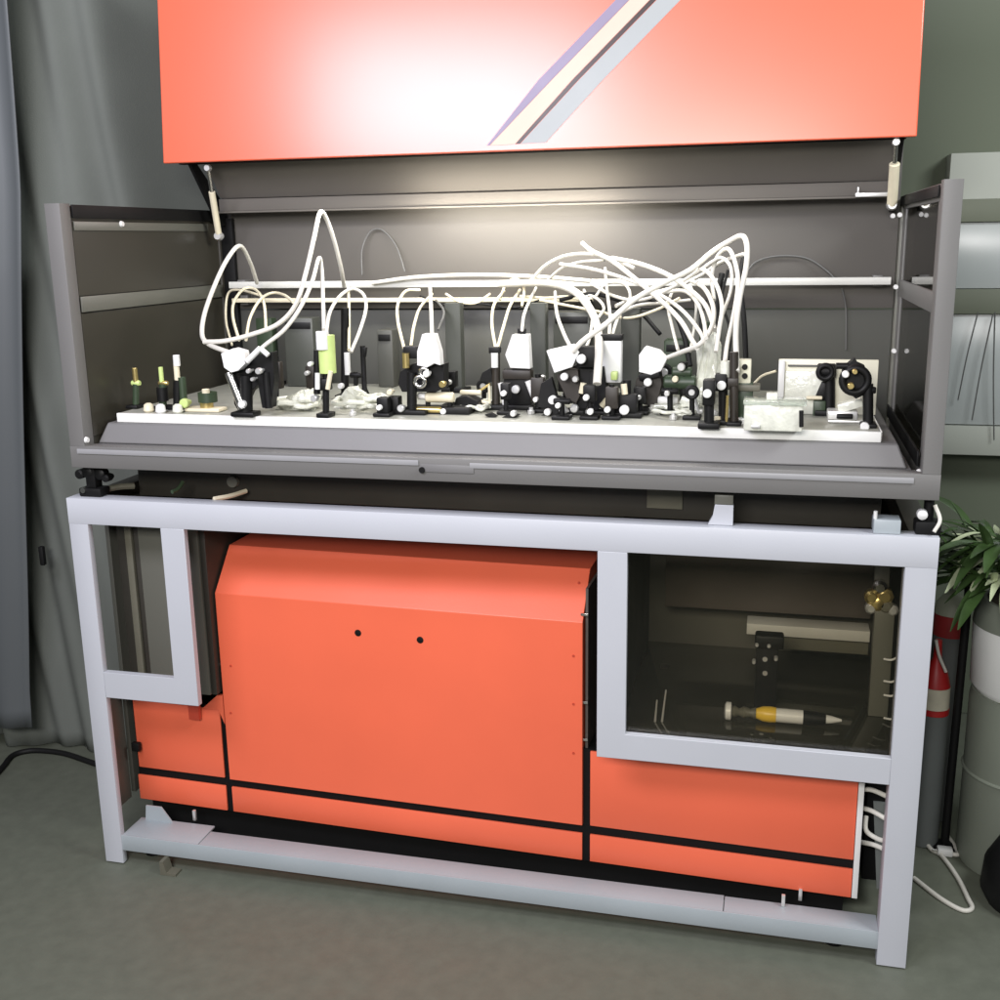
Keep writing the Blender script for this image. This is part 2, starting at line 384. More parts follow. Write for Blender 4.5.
to = thing('handheld_torch', 'slim black handled tool with yellow collar and white sleeve lying on the shiny black floor', 'tool', atz(770, 722, SH))
Yt = .215
def tz(px, py): return at(px, py, Yt)
def seg(name, pxa, pxb, prof, m):
    A = tz(pxa, 713); Bq = tz(pxb, 715)
    MB().lathe((A.x, Yt, SH+.021), [(r*mpp(Yt), (Bq.x-A.x)*t) for r, t in prof], 20, 'x').build(name, M[m], to)
seg('end_knob', 724.5, 732, [(6, 0), (9, .2), (9, .85), (6, 1)], 'white')
seg('neck', 732, 756, [(4, 0), (6, .1), (3.5, .3), (6, .5), (4, .75), (6, 1)], 'olive')
seg('collar', 756, 776, [(5, 0), (7.5, .35), (8, .7), (7.5, 1)], 'yellow')
seg('sleeve', 776, 803, [(7, 0), (7, 1)], 'white')
seg('barrel', 803, 826, [(7, 0), (6.5, .5), (5, 1)], 'anod')
seg('nozzle', 826, 842, [(4.4, 0), (3.6, .4), (1.2, 1)], 'white')

vf = thing('valve_cluster', 'small cluster of brass and grey fittings on the upright at the window corner', 'valve', at(880, 606, .315))
for i, (px, py, r, m) in enumerate(((872, 598, 5, 'brass'), (885, 597, 6, 'brass'), (880, 588, 5, 'steel'), (871, 609, 4, 'alu'), (878, 604, 6, 'brass'), (893, 611, 4, 'alu'), (886, 607, 5, 'olive'))):
    q = at(px, py, .30); r *= .0034
    MB().lathe((q.x, .31, q.z), [(r*.7, .02), (r, .01), (r, -.008), (r*.6, -.014)], 8 if i % 2 else 14, 'y').build('fitting', M[m], vf)
q = at(880, 606, .315); MB().cyl((q.x, .315, q.z), (q.x, .315, q.z+.05), .012).build('stem', M['alu'], vf)
q = at(880, 583, .315); MB().box((q.x-.012, .325, q.z-.03), (q.x+.022, .345, q.z+.045), .003).build('body', M['cab'], vf)
r_ = thing('probe_pair', 'two thin pale probes standing on the floor at the left of the large window', 'probe', atz(662, 716, SH))
for (xa, ya, xb, yb) in ((662, 722, 666, 690), (655, 722, 657, 700)):
    a = atz(xa, ya, SH); b = at(xb, yb, a.y); MB().cyl(a+Vector((0, 0, .001)), b, .003, .002, 10).build('rod', M['alu'], r_)

# ------------------------------------------------------------------ upper enclosure
EZ0, EZ1 = 1.069, 1.684; EX0, EX1 = .030, 1.992; EYB = .76
en = thing('enclosure', 'open grey sheet metal enclosure around the optics, its orange lid raised', 'enclosure', (1.0, .3, EZ0))
def e(lo, hi, name, m='grey', axes=None, bev=.002, par=en): return box(lo, hi, name, M[m], par, bev, axes)
e((EX0, -.005, EZ0), (EX1, .035, 1.122), 'front_rail', axes=0)
e((EX0, -.005, 1.122), (.070, .035, EZ1), 'front_post', axes=2)
e((1.957, -.005, 1.122), (EX1, .035, EZ1), 'front_post', axes=2)
lb = MB(); a = at(420, 470, -.009)
lb.box((EX0+.02, -.008, 1.104), (a.x-.004, -.0052, 1.116), .001, axes=0); lb.box((at(470, 470, -.006).x, -.008, 1.102), (EX1-.05, -.0052, 1.114), .001, axes=0); lb.build('rail_trim', M['trimg'], en)
MB().box((a.x, -.0075, 1.090), (at(474, 470, -.006).x, -.0052, 1.108), .001).build('latch_plate', M['plinth'], en)
q = at(422, 470, -.008); MB().lathe((q.x, -.0076, q.z), [(.007, 0), (.007, -.003)], 14, 'y').build('lock', M['black'], en)
e((EX0, .035, EZ0), (EX1, .77, EZ0+.012), 'floor_sheet', 'backlow')
# back wall: two sheets with a seam, and rear corner posts
zs = at(820, 309, EYB).z
e((.075, EYB, EZ0+.013), (1.955, EYB+.012, zs-.002), 'back_sheet', 'backlow', bev=.001)
e((.075, EYB, zs+.002), (1.955, EYB+.012, 1.92), 'back_sheet', 'backwall', bev=.001)
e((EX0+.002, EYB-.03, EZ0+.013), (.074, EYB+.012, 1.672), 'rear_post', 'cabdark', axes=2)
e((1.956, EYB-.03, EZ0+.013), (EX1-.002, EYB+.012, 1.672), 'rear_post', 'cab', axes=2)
e((.0755, EYB-.020, EZ0+.013), (.112, EYB-.003, 1.66), 'corner_strip', 'black', axes=2)
for X0, X1 in ((EX0, .070), (1.957, EX1)):
    w = MB(); s0, s1 = X0+.004, X1-.004
    w.box((s0, .035, EZ1-.038), (s1, EYB-.03, EZ1-.004), .002, axes=1)
    w.box((s0, .035, 1.432), (s1, EYB-.03, 1.474), .002, axes=1)
    w.box((s0, .035, EZ0+.013), (s1, EYB-.03, 1.14), .002, axes=1)
    for y0 in (.036, EYB-.085): 
        w.box((s0+.001, y0, 1.14), (s1-.001, y0+.055, 1.432), .002, axes=2); w.box((s0+.001, y0, 1.474), (s1-.001, y0+.055, EZ1-.038), .002, axes=2)
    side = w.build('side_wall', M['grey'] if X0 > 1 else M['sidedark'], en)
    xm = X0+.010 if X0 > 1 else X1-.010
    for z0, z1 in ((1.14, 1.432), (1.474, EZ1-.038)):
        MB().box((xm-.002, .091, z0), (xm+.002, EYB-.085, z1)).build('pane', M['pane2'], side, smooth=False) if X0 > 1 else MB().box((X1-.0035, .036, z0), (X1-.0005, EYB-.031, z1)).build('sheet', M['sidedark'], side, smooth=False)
e((.0702, .037, 1.436), (.0745, EYB-.032, 1.472), 'mid_band', 'cab', bev=.001)
# black gasket lines on the side walls
e((.0702, .037, EZ1-.032), (.0745, EYB-.032, EZ1-.002), 'gasket', 'black', bev=.0005)
e((.0705, .04, EZ1-.060), (.0735, EYB-.09, EZ1-.040), 'side_strip', 'cab', bev=.0005)
e((1.953, .04, EZ1-.03), (1.9565, EYB-.032, EZ1-.008), 'gasket', 'black', bev=.0005)
e((1.9525, .06, 1.125), (1.9565, EYB-.04, 1.155), 'gasket', 'black', bev=.0005)
for px, py, X in ((86, 440, .073), (121, 224, .073)):
    q = atx(px, py, X); MB().lathe((q.x, q.y, q.z), [(.008, 0), (.006, .006)], 12, 'x').build('stud', M['white'], en)
for px, py, Yv in ((919, 472, .03), (894, 351, .62), (893, 216, .62), (900, 215, .60), (896, 287, .62)):
    q = at(px, py, Yv); MB().lathe((q.x, q.y, q.z), [(.0065, 0), (.005, -.006)], 12, 'y').build('stud', M['white'], en)
# lid
lid = MB(); LB = 1.803; LT = 2.32; LY0, LY1 = .528, .575
lid.prism([(.030, LY0, LB), (.030, LY1, LT), (.030, LY1+.022, LT), (.030, LY0+.022, LB)], (1.930, 0, 0))
lido = lid.build('lid', M['lid_orange'], en, bevel=.003)
def lidpt(px, py, off=.0):
    n = Vector((0, LT-LB, -(LY1-LY0))).normalized()
    P0 = Vector((0, LY0, LB)); q = ray(px, py); t = (P0-CAM).dot(n)/q.dot(n)
    return CAM+q*t-n*off
nrm = Vector((0, LT-LB, -(LY1-LY0))).normalized()
def stripe(poly, m, off=.0004):
    MB().prism([lidpt(px, py, off) for px, py in poly], -nrm*.0008).build('stripe', M[m], lido, smooth=False)
K = .97
def up(px, py, yt=-22): return (px+(py-yt)*K, yt)
stripe([(487, 145.5), (489.5, 145.5), (551.5, 80), (551.5+102*K, -22), (538+102*K, -22), (538.5, 80)], 'd_purple')
stripe([(490, 145.5), (515, 144.3), (572, 80), (572+102*K, -22), (552+102*K, -22), (552, 80)], 'd_cream')
stripe([(515.5, 144.2), (520, 143.8), (578.5, 80), (578.5+102*K, -22), (572.6+102*K, -22), (572.6, 80)], 'd_black')
stripe([(520.6, 143.8), (546, 142.4), (603, 80), (603+102*K, -22), (579.2+102*K, -22), (579.2, 80)], 'd_grey')
# lid inner panel, lip and arms
LIPY = .695; zl = (at(300, 209, LIPY).z+at(800, 203, LIPY).z)/2
lp = MB(); zt = LB+.012
lp.prism([(.10, LY0+.05, zt+.06), (.10, LIPY+.012, zl+.042), (.10, LIPY+.022, zl+.042), (.10, LY0+.062, zt+.06)], (1.825, 0, 0))
lp.build('lid_inner_panel', M['lidin'], en, bevel=.001)
MB().box((.10, LIPY, zl+.006), (1.925, LIPY+.010, zl+.040), .002, axes=0).box((.10, LIPY-.02, zl), (1.925, LIPY+.010, zl+.0055), .0015, axes=0).build('lid_lip', M['lidin'], en)
MB().box((.06, LY0+.03, LB-.002), (1.94, LY0+.055, LB+.02), .001).build('lid_return', M['black'], en)
for X in (.086, 1.928):
    MB().prism([(X, LY0+.03, LB), (X, LY0+.07, LB), (X, EYB-.012, 1.69), (X, EYB-.012, 1.64), (X, EYB-.06, 1.64)], (.008, 0, 0)).build('lid_arm', M['black'], en)
q = at(860, 192, .66); MB().box((q.x-.01, .66, q.z-.012), (1.925, .685, q.z-.002), .001).box((q.x-.006, .665, q.z-.002), (q.x-.002, .675, q.z+.012), .0005).build('hinge_plate', M['alu'], en)
# gas struts
for pts in ([(208, 168, .56), (219, 236, .66)], [(896, 142, .56), (892, 205, .66)]):
    a, b = at(*pts[0]), at(*pts[1]); mid = a.lerp(b, .34)
    st = MB().cyl(mid, b, .0125 if a.x > 1 else .009, n=16).build('gas_strut', M['cream'], en)
    MB().cyl(a, mid, .0055, n=12).build('piston_rod', M['steel'], st)
    MB().lathe(b, [(.010, -.012), (.014, 0), (.010, .012)], 12, 'y').build('ball_joint', M['alu'], st)
    MB().lathe(a, [(.008, -.008), (.010, 0), (.008, .008)], 12, 'y').build('ball_joint', M['alu'], st)
# ------------------------------------------------------------------ optical plinth and plate
TZ = 1.190
ob = thing('optical_breadboard', 'bright white optical table plate on a grey plinth filling the enclosure', 'optical table', (1.0, .4, 1.082))
pb = MB(); bm_ = pb
pb.prism([(.066, .040, 1.083), (1.944, .040, 1.083), (1.944, .70, 1.083), (.066, .70, 1.083)], (0, 0, .036))
pb.build('plinth_base', M['plinth'], ob, bevel=.003)
pp = MB()
lo = [(.068, .052), (1.935, .052), (1.935, .71), (.068, .71)]; hi = [(.088, .070), (1.916, .070), (1.916, .70), (.088, .70)]
A = [pp.bm.verts.new((x, y, 1.1195)) for x, y in lo]; Bv = [pp.bm.verts.new((x, y, 1.168)) for x, y in hi]
pp.bm.faces.new(A[::-1]); pp.bm.faces.new(Bv)
for i in range(4): pp.bm.faces.new((A[i], A[(i+1) % 4], Bv[(i+1) % 4], Bv[i]))
pp.build('plinth', M['plinth'], ob, bevel=.004)
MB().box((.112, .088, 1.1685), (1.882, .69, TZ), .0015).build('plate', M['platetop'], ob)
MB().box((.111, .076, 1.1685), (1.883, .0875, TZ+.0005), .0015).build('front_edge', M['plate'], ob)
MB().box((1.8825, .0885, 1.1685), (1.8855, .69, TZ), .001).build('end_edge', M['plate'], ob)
# back cable rails
def rail(pa, pb_, Y, h, name, label, m):
    a, b = at(*pa, Y), at(*pb_, Y); z = (a.z+b.z)/2
    o = thing(name, label, 'rail', ((a.x+b.x)/2, Y, z))
    MB().box((a.x, Y, z-h), (b.x, Y+.018, z+h), .002, axes=0).build('channel', M[m], o)
    for x in (a.x+.03, b.x-.03): MB().box((x-.012, Y+.018, z-.014), (x+.012, EYB-.001, z+.014), .001).build('bracket', M['grey'], o)
rail((229, 286), (891, 280), .70, .0095, 'cable_rail', 'long bright white cable rail running along the back of the enclosure', 'raila')
rail((232, 302), (592, 298), .71, .006, 'cable_rail', 'shorter thinner cream rail just below the long white one', 'cream')

# ------------------------------------------------------------------ optics on the plate
def optic(name, label, cat, base, parts, group='optical mounts on the white plate'):
    b = atz(base[0], base[1], TZ); Y = b.y; s = mpp(Y)
    t = thing(name, label, cat, (b.x, Y, TZ), group)
    for p in parts:
        k, nm, m = p[0], p[1], M[p[2]]; a = p[3:]
        mb = MB()
        if k == 'base':                  # w px, h px : rounded foot plate with a screw slot
            w = a[0]*s/2; mb.box((b.x-w, Y-.022, TZ+.0004), (b.x+w, Y+.022, TZ+a[1]*s), .003)
        elif k == 'post':                # y top, r px, [x px offset at top]
            q = at(a[2] if len(a) > 2 else base[0], a[0], Y); mb.cyl((b.x, Y, TZ+.001), q, a[1]*s, n=16)
        elif k == 'cone':
            q = at(base[0], a[0], Y); mb.lathe((b.x, Y, TZ+.0004), [(a[1]*s, 0), (a[1]*s, .006), (a[2]*s, .03), (a[2]*s, q.z-TZ)], 18)
        elif k == 'vcyl':                # x, y0, y1, r
            q0, q1 = at(a[0], a[1], Y), at(a[0], a[2], Y); dy = a[4] if len(a) > 4 else 0
            mb.lathe((q0.x, Y+dy, q1.z), [(a[3]*s*.85, 0), (a[3]*s, .002), (a[3]*s, q0.z-q1.z-.002), (a[3]*s*.85, q0.z-q1.z)], 16)
        elif k == 'hcyl':                # x0,x1,y,r
            q0, q1 = at(a[0], a[2], Y), at(a[1], a[2], Y); dy = a[4] if len(a) > 4 else 0
            L = q1.x-q0.x; mb.lathe((q0.x, Y+dy, q0.z), [(a[3]*s*.8, 0), (a[3]*s, .003), (a[3]*s, L-.003), (a[3]*s*.8, L)], 18, 'x')
        elif k == 'box':                 # cx, cy, w, h, depth m, rot deg, dy
            q = at(a[0], a[1], Y); rot = Matrix.Rotation(math.radians(a[5] if len(a) > 5 else 0), 3, 'Y'); dy = a[6] if len(a) > 6 else 0
            w, h, d = a[2]*s/2, a[3]*s/2, a[4]/2; q = q+Vector((0, dy, 0))
            mb.box(q-Vector((w, d, h)), q+Vector((w, d, h)), min(.003, w*.3, h*.3), rot=rot)
        elif k == 'poly':                # list of px points, depth, dy
            dy = a[2] if len(a) > 2 else 0
            mb.prism([at(px, py, Y)+Vector((0, dy, 0)) for px, py in a[0]], (0, a[1], 0))
        elif k == 'ring':                # cx, cy, R, r, dy
            q = at(a[0], a[1], Y)+Vector((0, a[4] if len(a) > 4 else 0, 0)); mb.torus(q, a[2]*s, a[3]*s)
        elif k == 'knob':                # cx, cy, r, dy; pale knobs and lenses also stand in for metal highlights
            q = at(a[0], a[1], Y); dy = a[3] if len(a) > 3 else -.018
            mb.lathe((q.x, Y+dy, q.z), [(a[2]*s*.55, .02), (a[2]*s*.6, .004), (a[2]*s, .003), (a[2]*s, -.008), (a[2]*s*.8, -.010)], 14, 'y')
        elif k == 'rod':                 # x0,y0,x1,y1,r
            dy = a[5] if len(a) > 5 else 0
            mb.cyl(at(a[0], a[1], Y)+Vector((0, dy, 0)), at(a[2], a[3], Y)+Vector((0, dy, 0)), a[4]*s, n=14)
        mb.build(nm, m, t, bevel=.0012 if k == 'poly' else 0)
    return t
# left corner: three little posts
G = 'small brass tipped posts at the left end'
optic('valve_post', 'leftmost brass tipped black post near the left wall', 'post', (136, 408), [('base', 'base', 'anod', 14, 4), ('post', 'post', 'greenblk', 384, 3.5), ('vcyl', 'tip', 'brass', 136, 384, 369, 2.8), ('hcyl', 'knob', 'green', 132, 140, 383, 3)], G)
optic('valve_post', 'middle brass tipped black post of the three by the left wall', 'post', (163, 409), [('base', 'base', 'anod', 14, 4), ('post', 'post', 'greenblk', 384, 4), ('vcyl', 'tip', 'green', 162, 384, 368, 2.4), ('hcyl', 'knob', 'brass', 159, 168, 383, 2.6), ('vcyl', 'collar', 'anod', 163, 400, 388, 6)], G)
optic('valve_post', 'tallest of the three small posts, with a round white tip', 'post', (178, 409), [('base', 'base', 'anod', 16, 4), ('post', 'post', 'anod', 380, 5), ('vcyl', 'tip', 'cream', 177.5, 380, 364, 3), ('vcyl', 'cap', 'white', 177, 365, 356, 3.6), ('vcyl', 'sleeve', 'greenblk', 184, 404, 378, 4)], G)
G2 = 'little pale thumb nuts along the left front'
for i, (px, py, m, lb_) in enumerate(((149, 412, 'cream', 'yellowish thumb nut, leftmost on the plate edge'), (161, 413, 'white', 'round white thumb nut in the middle on the left front edge'), (178, 413, 'film', 'wider grey white thumb nut at the left front edge'))):
    b = atz(px, py, TZ); MB().lathe((b.x, b.y, TZ+.0004), [(.010, 0), (.013, .004), (.011, .018), (.005, .022)], 14).build('thumb_nut', M[m]); o = bpy.context.scene.objects[-1] if False else COL.objects[-1]
    tag(o, lb_, 'nut', G2)
optic('lens_dish', 'low pale dish with a green yellow dome at the left of the plate', 'dish', (206, 411), [('base', 'tray', 'cream', 40, 4), ('vcyl', 'dome', 'brass', 207, 408, 400, 7), ('vcyl', 'rim', 'greenblk', 208, 401, 393, 10), ('vcyl', 'cap', 'cream', 206, 394, 390, 4), ('knob', 'knob', 'green', 189, 402, 5)])
# mount A
optic('mirror_mount', 'black tilt mount with a bulky white plug and slanted grey arm', 'mirror mount', (246, 416), [
    ('base', 'base', 'anod', 26, 5), ('post', 'post', 'anod', 375, 7), ('poly', 'bracket', 'anod', [(232, 360), (272, 352), (274, 380), (271, 408), (262, 408), (258, 385), (250, 392), (240, 414), (234, 404)], .03),
    ('poly', 'plug', 'white', [(228, 352), (240, 347), (250, 350), (252, 362), (245, 369), (238, 371), (231, 366)], .03, -.035), ('rod', 'slant_arm', 'steel', 231, 372, 245, 408, 4.5, -.012), ('rod', 'rear_arm', 'anod', 266, 372, 269, 408, 4),
    ('knob', 'knob', 'white', 246.5, 403, 4), ('knob', 'knob', 'alu', 263, 370, 3.4), ('knob', 'knob', 'alu', 253, 370, 2.4), ('knob', 'knob', 'alu', 257, 378, 2), ('rod', 'plug_cable', 'white', 253, 360, 266, 347, 3, -.03), ('rod', 'strap', 'white', 266, 347, 274, 354, 2.6, -.03)])
# B
optic('detector_post', 'black post carrying a tall green and white sleeve', 'detector', (326, 417), [
    ('base', 'base', 'anod', 14, 5), ('post', 'post', 'anod', 372, 3.4), ('vcyl', 'sleeve', 'green', 328, 372, 336, 8.5), ('vcyl', 'cap', 'white', 325, 348, 332, 6.5, -.012), ('rod', 'side_rod', 'anod', 317, 394, 317, 350, 3.4), ('box', 'clamp', 'anod', 323, 384, 16, 12, .03),
    ('knob', 'knob', 'alu', 318, 397, 3.6), ('rod', 'tube', 'white', 321, 388, 321, 372, 2.6, -.02), ('rod', 'tube', 'cream', 331, 388, 334, 370, 2.4, -.02), ('knob', 'knob', 'white', 314, 363, 2.4)])
optic('tall_post', 'tall thin black post with a white cable sleeve beside the green sleeve', 'post', (345, 398), [
    ('base', 'base', 'anod', 16, 4), ('post', 'post', 'anod', 308, 4), ('rod', 'sleeve', 'white', 350, 374, 349, 352, 3, -.015), ('knob', 'knob', 'white', 344, 385, 3)])
optic('cone_post', 'black post with a flared conical foot standing alone', 'post', (365, 400), [('cone', 'post', 'anod', 346, 6.5, 2.6), ('box', 'tip', 'anod', 364, 352, 5, 10, .012, 10)])
# E
optic('mirror_mount', 'squat black mount with a white bottle shaped cap and looped silver knobs', 'mirror mount', (412, 414), [
    ('base', 'base', 'anod', 34, 5), ('poly', 'body', 'anod', [(400, 372), (412, 364), (428, 362), (444, 364), (444, 388), (436, 392), (402, 392), (398, 384)], .04), ('box', 'head', 'anod', 412, 352, 15, 12, .03), ('vcyl', 'insert', 'brass', 409, 366, 353, 3.6, -.02),
    ('poly', 'cap', 'white', [(426, 333), (438, 333), (443, 350), (444, 364), (438, 362), (431, 366), (421, 364), (421, 350)], .03, -.03), ('ring', 'loop', 'steel', 424, 380, 5, 2, -.03), ('ring', 'loop', 'steel', 428, 371, 4, 1.8, -.03), ('knob', 'knob', 'white', 431, 372, 3.4, -.03), ('knob', 'knob', 'brass', 445, 383, 3.2),
    ('post', 'post', 'anod', 372, 5), ('knob', 'knob', 'cream', 393, 391, 3), ('box', 'foot_block', 'anod', 395, 407, 12, 22, .03), ('knob', 'knob', 'alu', 404, 407, 3.6)])
optic('laser_tube', 'pale horizontal tube on a low black cradle in the middle left', 'laser', (440, 413), [('base', 'cradle', 'anod', 66, 7), ('hcyl', 'tube', 'cream', 426, 454, 397, 5.2), ('hcyl', 'end_cap', 'white', 418, 426, 396, 3.5), ('rod', 'support', 'anod', 428, 408, 428, 400, 2.5), ('rod', 'support', 'anod', 450, 408, 450, 400, 2.5), ('hcyl', 'lower_tube', 'brass', 414, 444, 408, 3, -.02), ('knob', 'knob', 'white', 446, 410, 3)])
optic('wedge_block', 'low black wedge block in front of the grey column', 'block', (470, 412), [('poly', 'wedge', 'anod', [(452, 411), (480, 411), (478, 402), (466, 396), (456, 398)], .05), ('hcyl', 'bar', 'cream', 457, 478, 394, 2.6, .03)])
# F, G
optic('fibre_coupler', 'narrow black post with a brass and white coupler left of the square white plug', 'coupler', (496, 409), [('base', 'base', 'anod', 22, 5), ('post', 'post', 'brownblk', 348, 4), ('box', 'collar', 'anod', 495, 350, 11, 6, .02), ('vcyl', 'coupler', 'white', 496, 366, 353, 3.4, -.012), ('poly', 'arm', 'anod', [(479, 382), (482, 373), (490, 368), (494, 382)], .02), ('rod', 'wire', 'brass', 478, 392, 492, 383, 1.2, -.02), ('rod', 'wire', 'cream', 480, 400, 492, 402, 2, -.02), ('rod', 'wire', 'cream', 491, 383, 492, 402, 1.2, -.02)])
optic('detector_mount', 'black square mount with a square white plug on top, left of the middle grey column', 'detector', (519, 409), [
    ('base', 'base', 'anod', 30, 5), ('box', 'plate', 'anod', 518, 388, 27, 38, .018), ('box', 'head', 'brownblk', 518, 374, 28, 9, .035), ('poly', 'plug', 'white', [(514, 334), (530, 334), (532, 368), (512, 367), (507, 354)], .03, -.02), ('box', 'gland', 'anod', 522, 331, 8, 5, .012),
    ('knob', 'lens', 'white', 518, 388, 4, -.02), ('rod', 'rod', 'white', 502, 382, 507, 404, 3, -.014), ('rod', 'rod', 'white', 529, 380, 536, 398, 3, -.014), ('knob', 'knob', 'alu', 544, 386, 3.6), ('knob', 'knob', 'alu', 544, 377, 3)])
optic('clamp_fork', 'small black slotted clamp lying at the front below the square white plug', 'clamp', (508, 418), [('poly', 'fork', 'anod', [(498, 420), (512, 421), (518, 416), (508, 414)], .03), ('knob', 'bolt', 'alu', 514, 413, 3, -.004), ('poly', 'prong', 'anod', [(484, 415), (492, 419), (496, 417), (490, 413)], .02)])
# H
optic('mirror_mount', 'brownish black tilt mount under a tilted white square plug', 'mirror mount', (572, 414), [
    ('base', 'base', 'anod', 26, 5), ('poly', 'body', 'brownblk', [(556, 376), (566, 368), (578, 370), (580, 396), (576, 404), (566, 398)], .04), ('poly', 'plug', 'white', [(548, 350), (574, 344), (580, 352), (574, 366), (556, 372)], .032, -.02), ('poly', 'tail', 'anod', [(562, 372), (590, 358), (598, 372), (592, 392), (584, 412), (574, 412)], .025, .02),
    ('box', 'head', 'anod', 586, 357, 18, 20, .03, 0, .01), ('knob', 'lens', 'white', 583, 358, 4.4, -.02), ('knob', 'knob', 'white', 567, 375, 3.6, -.03), ('knob', 'knob', 'alu', 576, 407, 4, -.02), ('knob', 'knob', 'alu', 577, 378, 3), ('rod', 'rod', 'cream', 585, 382, 583, 392, 3, -.02)])
optic('strut_clamp', 'spread black strut clamp with white bolts in front of the middle grey column', 'clamp', (551, 416), [
    ('poly', 'leg', 'anod', [(530, 424), (546, 412), (554, 396), (562, 398), (558, 416), (544, 424)], .025), ('poly', 'leg', 'anod', [(536, 408), (540, 384), (550, 378), (556, 398), (550, 410)], .02, .012), ('knob', 'bolt', 'white', 554, 399, 4.2, -.012), ('knob', 'bolt', 'white', 549, 411, 3.4, -.012), ('rod', 'pin', 'white', 562, 412, 568, 408, 3.4, -.012)])
# I
optic('lens_holder', 'black angular holder with a white box standing behind the thick hanging cable', 'lens holder', (600, 414), [
    ('poly', 'body', 'anod', [(590, 372), (604, 366), (606, 384), (612, 400), (604, 420), (600, 408), (592, 414), (588, 396)], .03), ('box', 'box', 'white', 609, 362, 22, 40, .03, 0, .02), ('box', 'box_lid', 'anod', 609, 338, 24, 6, .032, 0, .02), ('knob', 'knob', 'alu', 612, 403, 4.4), ('rod', 'rod', 'cream', 603, 405, 614, 392, 3, -.02), ('box', 'tab', 'green', 615, 375, 6, 8, .02, 0, -.01), ('base', 'base', 'anod', 20, 4)])
optic('mirror_mount', 'black mount with one oval white highlight disc at the foot of the right grey column', 'mirror mount', (627, 417), [
    ('base', 'base', 'anod', 30, 5), ('box', 'plate', 'anod', 626, 404, 22, 20, .03), ('knob', 'lens', 'white', 626, 408, 4.6, -.026), ('rod', 'rod', 'cream', 626, 393, 625, 383, 3, -.02), ('post', 'post', 'anod', 380, 4), ('poly', 'arm', 'anod', [(612, 400), (620, 396), (622, 408), (614, 410)], .02)])
optic('detector_mount', 'dark rounded mount with a hexagonal white plug, just right of the right grey column', 'detector', (650, 411), [
    ('poly', 'body', 'brownblk', [(636, 380), (644, 370), (660, 372), (662, 384), (656, 408), (642, 404), (634, 394)], .04), ('poly', 'plug', 'white', [(640, 354), (646, 346), (660, 350), (668, 358), (662, 370), (652, 374), (640, 371)], .034, -.02), ('knob', 'knob', 'white', 649, 381, 3.8, -.02), ('base', 'base', 'anod', 22, 4), ('rod', 'pin', 'white', 640, 410, 653, 416, 2.6, -.01), ('box', 'collar', 'anod', 650, 375, 20, 6, .036, -12)])
optic('pump_block', 'low jumble block of grey fittings between the hexagonal plug and the tall rods', 'fitting', (684, 412), [
    ('box', 'block', 'film', 668, 410, 26, 12, .05), ('hcyl', 'pipe', 'white', 658, 678, 400, 3.6), ('post', 'post', 'anod', 362, 4), ('hcyl', 'arm', 'greenblk', 664, 696, 382, 7), ('hcyl', 'arm', 'greenblk', 672, 692, 372, 5), ('knob', 'knob', 'alu', 682, 366, 3.6), ('knob', 'knob', 'cream', 676, 378, 3), ('knob', 'knob', 'cream', 692, 388, 3.4), ('box', 'bracket', 'film', 690, 402, 18, 8, .04, 20), ('base', 'base', 'alu', 36, 4), ('rod', 'rod', 'alu', 699, 414, 694, 396, 2.6, -.02)])
optic('rod_clamp', 'black clamp with an oval white highlight knob at the front edge left of the rods', 'clamp', (709, 428), [('base', 'base', 'anod', 20, 6), ('box', 'block', 'anod', 709, 392, 11, 24, .03), ('post', 'post', 'anod', 384, 4.6), ('knob', 'knob', 'white', 708, 392, 4, -.022), ('box', 'top', 'anod', 710, 384, 8, 10, .02)])
optic('rod_clamp', 'dark clamp post with a round white knob beside the rod', 'clamp', (723, 424), [('base', 'base', 'anod', 14, 5), ('post', 'post', 'anod', 376, 4.2), ('box', 'block', 'anod', 721, 382, 11, 16, .03), ('knob', 'knob', 'white', 722, 384, 4.2, -.022), ('vcyl', 'barrel', 'film', 725, 376, 362, 4.6), ('rod', 'pin', 'cream', 718, 424, 718, 416, 3, -.01), ('rod', 'pin', 'brass', 727, 420, 728, 394, 1.4, -.02)])
optic('tall_post', 'tall dark brown rod at the front, left of the small square white connector', 'post', (734, 425), [('base', 'base', 'anod', 14, 4), ('post', 'post', 'brownblk', 352, 4), ('box', 'collar', 'brownblk', 733, 382, 10, 8, .02)])
optic('connector_block', 'small square white connector with two dark sockets on a black stand', 'connector', (745, 422), [('box', 'block', 'panelw', 744, 371, 13, 22, .03), ('knob', 'socket', 'anod', 745, 366, 2.6, -.012), ('knob', 'socket', 'anod', 745, 375, 2.6, -.012), ('box', 'stand', 'greenblk', 745, 401, 14, 36, .03), ('box', 'ledge', 'olive', 748, 387, 22, 6, .04), ('knob', 'knob', 'alu', 741, 420, 4)])
# right end: clear box, panel and lens mounts
optic('clear_box', 'clear greenish acrylic box at the right front of the plate', 'box', (775, 431), [('box', 'case', 'film', 773, 415, 52, 26, .06), ('box', 'lid', 'clear', 775, 401, 56, 4, .07), ('rod', 'corner_pin', 'anod', 801, 424, 801, 408, 2, -.035), ('box', 'knob', 'film', 772, 396, 10, 6, .03), ('box', 'latch', 'alu', 756, 424, 8, 3, .004, 0, -.034)])
bp = thing('back_reflector', 'upright cream white panel standing behind the lens mounts at the right end', 'panel', (atz(830, 418, TZ).x, .30, TZ), None)
a, b = at(779, 358, .30), at(879, 361, .30)
MB().box((a.x, .30, TZ+.0006), (b.x, .308, (a.z+b.z)/2), .002).build('sheet', M['panelw'], bp)
MB().box((a.x, .292, TZ+.0006), (a.x+.014, .2996, (a.z+b.z)/2-.004), .001).build('edge_frame', M['white'], bp)
